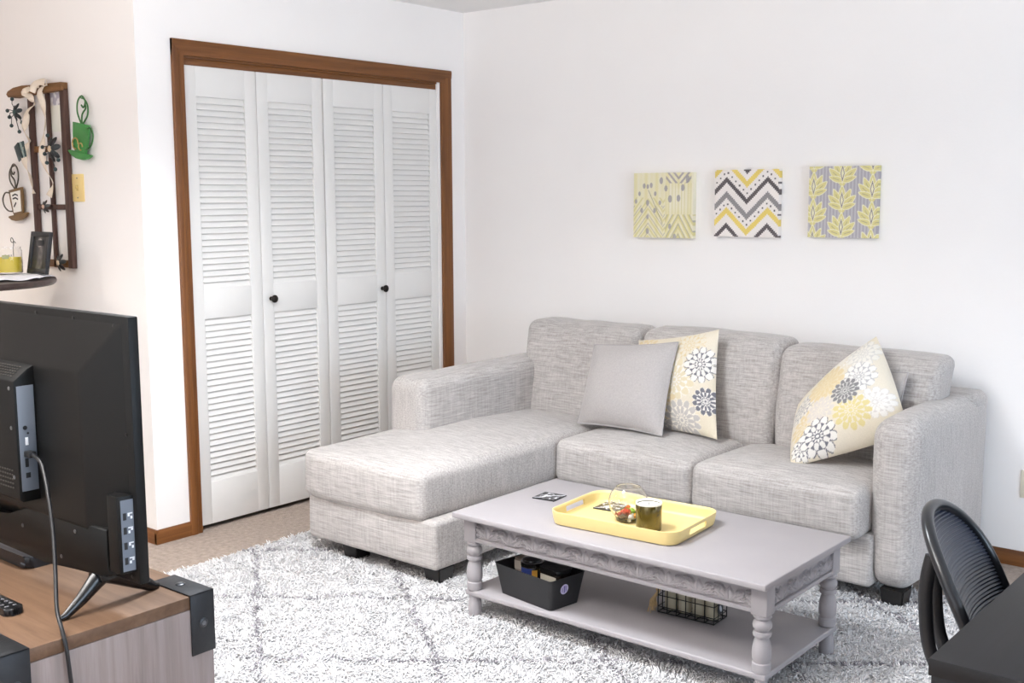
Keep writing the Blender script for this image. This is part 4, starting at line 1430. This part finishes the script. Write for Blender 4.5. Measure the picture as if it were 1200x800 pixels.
# black photo frame leaning
pf = MB()
fw_, fh_ = .150, .185
for (a, b_, c, d_) in ((-fw_ / 2, fw_ / 2, 0, .022), (-fw_ / 2, fw_ / 2, fh_ - .022, fh_), (-fw_ / 2, -fw_ / 2 + .022, .021, fh_ - .021), (fw_ / 2 - .022, fw_ / 2, .021, fh_ - .021)):
    pf.box(a, b_, -.009, .009, c, d_, .002)
FRM = pf.build('photo_frame', M('frame_black', (24, 24, 28), .4), None, loc=(-4.745, 2.500, KZ + .012), rot=(math.radians(-10), 0, math.radians(2))); tag(FRM, 'black framed dark photograph leaning behind the candle on the round table', 'photo frame')
m = MB()
n = 40
vs, fs = m.grid([[(-.055 + .110 * i / n, -.003, .020 + .146 * j / n) for i in range(n + 1)] for j in range(n + 1)])
for j in range(n + 1):
    for i in range(n + 1):
        u, v = i / n, j / n
        d1 = ((u - .52 - .08 * math.sin(v * 4)) / (.16 + .10 * (1 - v))) ** 2
        g = 34 + 120 * max(0, 1 - d1) * (.5 + .5 * mnoise.noise(Vector((u * 6, v * 6, 3)))) + (70 if ((u - .45) / .17) ** 2 + ((v - .80) / .13) ** 2 < 1 else 0)
        vs[j * (n + 1) + i][m.cl] = lin((g, g * .95, g * .92))
m.build('photograph', M('photo_print', (255, 255, 255), .3, vcol=True), FRM, world=False)
m = MB(); m.box(-.030, .030, .009, .012, .0, .15, .001, rot=Matrix.Rotation(math.radians(14), 3, 'X')); m.build('easel_back', M('frame_black', (24, 24, 28), .4), FRM, world=False)

# ------------------------------------------------------------------ hangings on the kitchen wall
YB = YK - .003
frame_w = M_wood('old_frame_wood', (62, 42, 38), (92, 66, 56), (40, 40, 4), .6, .3)
board_w = M_wood('old_board_wood', (92, 62, 34), (134, 94, 56), (4, 40, 40), .6, .3)
WH = thing('rustic_hanging', 'old dark wood sash frame hung with cream ribbons and metal flowers on the wall', 'wall decoration', (-4.89, YB, 1.175))
fy0, fy1 = 2.664, YB
for (a, b_) in ((-5.022, -4.994), (-4.874, -4.854), (-4.738, -4.700)):
    m = MB(); m.box(a, b_, fy0 + (0 if a != -4.874 else .006), fy1, 1.180, 1.975, .002); m.build('stile', frame_w, WH)
for (a, b_, z0, z1, mt, ex) in ((-4.994, -4.738, 1.442, 1.466, frame_w, 0), (-4.994, -4.874, 1.702, 1.730, board_w, 0), (-4.994, -4.738, 1.182, 1.215, board_w, 0)):
    m = MB(); m.box(a, b_, fy0 + .006, fy1, z0, z1, .002); m.build('rail', mt, WH)
m = MB(); m.prism([(-4.700, 1.965), (-4.700, 2.000), (-5.04, 2.005), (-5.12, 2.000), (-5.175, 1.988), (-5.19, 1.974), (-5.175, 1.960), (-5.12, 1.954), (-5.04, 1.960)], fy1 - fy0 + .012, 'y', fy0 - .012, .003); m.build('top_board', board_w, WH)
# small picture behind the upper right pane
m = MB()
n = 30
vs, fs = m.grid([[(-4.854 + .116 * i / n, fy0 + .022, 1.79 + .172 * j / n) for i in range(n + 1)] for j in range(n + 1)])
for j in range(n + 1):
    for i in range(n + 1):
        u, v = i / n, j / n
        c = (236, 236, 226)
        if v > .68:
            c = (178, 174, 186) if mnoise.noise(Vector((u * 5, v * 7, 1))) > -.05 else (226, 224, 226)
        if u > .74 and v < .72:
            c = (128, 140, 118) if mnoise.noise(Vector((u * 6, v * 8, 4))) > -.1 else (190, 196, 182)
        vs[j * (n + 1) + i][m.cl] = lin(c)
m.build('small_print', M('photo_print', (255, 255, 255), .3, vcol=True), WH)
rib_m = M('ribbon_cream', (228, 214, 196), .8, var=.05, scale=60)
def ribbon(pts, w, y, twist):
    mm = MB()
    path = smooth_path([(p[0], y + .008 * math.sin(i * 1.7), p[1]) for i, p in enumerate(pts)], 8)
    P = []
    n = len(path)
    for i, p in enumerate(path):
        a = twist * math.sin(i * .23)
        t = Vector(path[min(i + 1, n - 1)]) - Vector(path[max(i - 1, 0)])
        t.normalize()
        u = Vector((0, -1, 0)).cross(t)
        if u.length < .2:
            u = Vector((1, 0, 0))
        u.normalize()
        u = u * math.cos(a) + Vector((0, -1, 0)) * math.sin(a)
        P.append([tuple(Vector(p) + u * (w * k)) for k in (-.5, -.25, 0, .25, .5)])
    mm.grid(P)
    o = mm.build('ribbon', rib_m, WH, sharp=180)
    md = o.modifiers.new('t', 'SOLIDIFY'); md.thickness = .0015
ribbon([(-4.869, 1.998), (-4.93, 1.990), (-5.000, 1.972), (-4.935, 1.946), (-4.925, 1.915), (-4.993, 1.885), (-4.995, 1.840), (-5.012, 1.800), (-4.992, 1.750), (-5.028, 1.715), (-5.020, 1.66), (-4.992, 1.595), (-4.984, 1.515)], .030, 2.622, .9)
ribbon([(-4.80, 2.004), (-4.835, 1.990), (-4.862, 1.962), (-4.832, 1.915), (-4.838, 1.836), (-4.866, 1.763), (-4.864, 1.700), (-4.842, 1.630), (-4.807, 1.560), (-4.842, 1.503)], .030, 2.622, .7)
ribbon([(-4.80, 2.002), (-4.845, 2.008), (-4.885, 1.994), (-4.90, 1.965)], .034, 2.612, .5)
def metal_flower(cx, cz, R, n, c_out, c_mid, twig=False, sq=1.0):
    mm = MB()
    for k in range(n):
        a = 2 * PI * k / n + .2
        rot = Matrix.Rotation(-a, 3, 'Y') @ Matrix.Rotation(.5, 3, 'Z')
        mm.ball((cx + R * .58 * math.cos(a), 2.620, cz + R * .58 * math.sin(a) * sq), R * .48, 10, (1, .18, .52), rot=rot, col=lin(c_out if k % 2 else mixc(c_out, (72, 84, 84), .45)))
    mm.ball((cx, 2.612, cz), R * .30, 10, (1, .6, 1), col=lin(c_mid))
    if twig:
        for (dx, dz) in ((-.08, .01), (-.05, -.06), (.02, -.09), (-.03, .06), (.05, -.05), (-.065, -.02)):
            mm.tube([(cx, 2.622, cz), (cx + dx * .6, 2.612, cz + dz * .5 + .008), (cx + dx, 2.62, cz + dz)], .0018, 6, col=lin((30, 34, 36)))
            mm.ball((cx + dx, 2.62, cz + dz), .009, 8, col=lin((48, 66, 66)))
    mm.build('metal_flower', vpaint, WH)
metal_flower(-5.085, 1.888, .042, 6, (22, 30, 32), (60, 82, 80), True)
metal_flower(-4.785, 1.712, .055, 7, (18, 17, 20), (206, 182, 150), True, 1.1)
metal_flower(-4.875, 1.456, .032, 6, (40, 34, 34), (206, 170, 150))
metal_flower(-4.772, 1.205, .042, 6, (34, 28, 28), (222, 196, 164))
m = MB()
for k in range(3):
    m.box(-5.085 + k * .008, -5.040 + k * .008, 2.606 + k * .006, 2.612 + k * .006, 1.665 + k * .006, 1.745 + k * .004, .004, rot=Matrix.Rotation(math.radians(-28 + k * 7), 3, 'Y'), col=lin(((44, 60, 62), (150, 164, 158), (60, 78, 78))[k]))
m.build('metal_leaf', vpaint, WH)

for c_ in WH.children:
    c_.data.transform(Matrix.Translation((-.040, .022 if c_.name.split('.')[0] in ('ribbon', 'metal_flower', 'metal_leaf') else 0, -.004)))

# cup shaped metal signs
def cup_sign(name, x, z, s, cup_c, face_c, wire_c, label, flip):
    root = thing(name, label, 'wall decoration', (x, YB, z))
    y1 = YB; y0 = YB - .022
    def P(px, pz):
        px = -px if flip else px
        ca, sa = math.cos(math.radians(-9 if not flip else 7)), math.sin(math.radians(-9 if not flip else 7))
        return (x + s * (px * ca - pz * sa), z + s * (px * sa + pz * ca))
    cupm = M(name + '_paint', cup_c, .5, var=.15, scale=18)
    wm = M(name + '_wire', wire_c, .45, metal=.5)
    mm = MB()
    outer = [(-.62, 1.25), (.62, 1.25), (.58, .75), (.48, .30), (.40, .06), (-.40, .06), (-.48, .30), (-.58, .75)]
    mm.prism([P(*p) for p in outer], .008, 'y', y0, .0012)
    body = mm.build('cup_body', cupm, root)
    mm = MB()
    mm.prism([P(*p) for p in ((-.88, .06), (-.60, -.10), (-.25, -.18), (.25, -.18), (.60, -.10), (.88, .06), (.80, .10), (-.80, .10))], .014, 'y', y0 - .004, .002)
    mm.build('saucer', cupm, root)
    if face_c:
        mm = MB()
        mm.prism([P(*p) for p in ((-.44, 1.12), (.44, 1.12), (.33, .20), (-.33, .20))], .003, 'y', y0 - .0025)
        pf_ = mm.build('paper_face', M(name + '_face', face_c, .7), body)
        mm = MB()
        for pts in ([(-.22, .92), (.0, 1.0), (.24, .96)], [(-.2, .74), (0, .84), (.22, .82)], [(0, .62), (.14, .52), (.22, .46)]):
            mm.tube([(P(*p)[0], y0 - .003, P(*p)[1]) for p in pts], .0035, 6)
        mm.build('ink_strokes', M('ink', (50, 50, 52), .6), pf_)
    else:
        mm = MB()
        sw = [(-.30 + .22 * math.cos(t), .42 + .22 * math.sin(t)) for t in [i * .45 for i in range(12)]]
        mm.tube([(P(*p)[0], y0 - .004, P(*p)[1]) for p in sw], .0035, 8)
        sw = [(.10 + .14 * math.cos(t), .34 + .14 * math.sin(t)) for t in [i * .5 for i in range(11)]]
        mm.tube([(P(*p)[0], y0 - .004, P(*p)[1]) for p in sw], .003, 8)
        mm.build('scroll_wire', M(name + '_scroll', (188, 160, 100), .4, metal=.6), body)
    mm = MB()
    hd = smooth_path([(P(.52, 1.12)[0], y0 - .002, P(.52, 1.12)[1]), (P(.82, 1.16)[0], y0 - .006, P(.82, 1.16)[1]), (P(1.06, .92)[0], y0 - .008, P(1.06, .92)[1]), (P(1.0, .58)[0], y0 - .008, P(1.0, .58)[1]), (P(.72, .34)[0], y0 - .006, P(.72, .34)[1]), (P(.46, .28)[0], y0 - .002, P(.46, .28)[1])])
    mm.tube(hd, .0034, 8)
    mm.build('handle', wm, root)
    mm = MB()
    for pts in ([(0, 1.22), (-.34, 1.66), (-.34, 2.10), (-.06, 2.34), (.22, 2.14), (.10, 1.90), (-.06, 1.98)], [(.06, 1.22), (.42, 1.62), (.40, 2.00), (.16, 2.22), (-.10, 2.26)], [(.02, 1.22), (.02, 1.6), (.26, 1.88), (.20, 2.06)]):
        mm.tube(smooth_path([(P(*p)[0], y0 + .004, P(*p)[1]) for p in pts]), .0036, 8)
    mm.build('steam_curl', wm, root)
    return root
cup_sign('green_cup_sign', -4.632, 1.678, .108, (58, 132, 62), None, (60, 112, 60), 'green metal coffee cup sign with wire steam right of the sash frame', False)
cup_sign('brown_cup_sign', -5.205, 1.405, .105, (112, 84, 46), (238, 236, 230), (84, 78, 70), 'brown metal coffee cup sign with white paper face left of the sash frame', True)

# ------------------------------------------------------------------ lights
def area(name, loc, rot, sx, sy, power, color, spread=180):
    l = bpy.data.lights.new(name, 'AREA')
    l.shape = 'RECTANGLE'; l.size = sx; l.size_y = sy
    l.energy = power; l.color = color
    l.spread = math.radians(spread)
    o = bpy.data.objects.new(name, l); COL.objects.link(o)
    o.location = loc; o.rotation_euler = rot
    return o
area('window_daylight_right', (2.30, (WY0 + WY1) / 2, (WZ0 + WZ1) / 2), (0, PI / 2, 0), WZ1 - WZ0, WY1 - WY0, 84, (.62, .80, 1.0))
area('window_daylight_rear', ((RX0 + RX1) / 2, -2.30, (RZ0 + RZ1) / 2), (PI / 2, 0, 0), RX1 - RX0, RZ1 - RZ0, 16, (.92, .95, 1.0))
# kitchen ceiling lamp; the other is added out of view to brighten surfaces from above
for (nm, lx, ly, pw, colr) in (('kitchen', -6.1, .6, 44, (1, .945, .85)), ('top_fill', -2.5, 2.1, 36, (.90, .95, 1.0))):
    l = bpy.data.lights.new(nm + '_lamp_light', 'AREA'); l.shape = 'DISK'; l.size = .5; l.energy = pw; l.color = colr; l.spread = math.radians(140)
    o = bpy.data.objects.new(nm + '_lamp_light', l); COL.objects.link(o); o.location = (lx, ly, ZC - .10)
# uplight added out of view: fills the room with bounce off the ceiling
l = bpy.data.lights.new('bounce_fill_light', 'AREA'); l.shape = 'DISK'; l.size = .45; l.energy = 128; l.color = (1.0, .985, .97)
o = bpy.data.objects.new('bounce_fill_light', l); COL.objects.link(o); o.location = (-2.3, .45, 1.85); o.rotation_euler = (PI, 0, 0)
wd = bpy.data.worlds.new('sky'); sc.world = wd
wd.use_nodes = True
bg = wd.node_tree.nodes['Background']
bg.inputs['Color'].default_value = (.86, .92, 1.0, 1)
bg.inputs['Strength'].default_value = 1.2

# ------------------------------------------------------------------ camera
f_, pitch, yaw, roll = 1323.06, .1298, .6882, -.0042
fwv = Vector((-math.sin(yaw) * math.cos(pitch), math.cos(yaw) * math.cos(pitch), -math.sin(pitch)))
rtv = Vector((math.cos(yaw), math.sin(yaw), 0)); upv = rtv.cross(fwv)
r2 = rtv * math.cos(roll) + upv * math.sin(roll); u2 = -rtv * math.sin(roll) + upv * math.cos(roll)
cam = bpy.data.cameras.new('camera')
cam.sensor_width = 36; cam.sensor_fit = 'HORIZONTAL'; cam.lens = f_ * 36 / 1200; cam.clip_start = .05
co = bpy.data.objects.new('camera', cam); COL.objects.link(co)
Mx = Matrix((r2, u2, -fwv)).transposed().to_4x4(); Mx.translation = Vector((0, 0, 1.5))
co.matrix_world = Mx
sc.camera = co

sc.view_settings.view_transform = 'Standard'
sc.view_settings.look = 'None'
sc.view_settings.gamma = 1
sc.view_settings.use_curve_mapping = False
sc.view_settings.exposure = 0.44
sc.cycles.use_denoising = True
sc.cycles.max_bounces = 14
sc.cycles.diffuse_bounces = 12
sc.cycles.glossy_bounces = 4
sc.cycles.transmission_bounces = 8
sc.cycles.caustics_reflective = False
sc.cycles.caustics_refractive = True
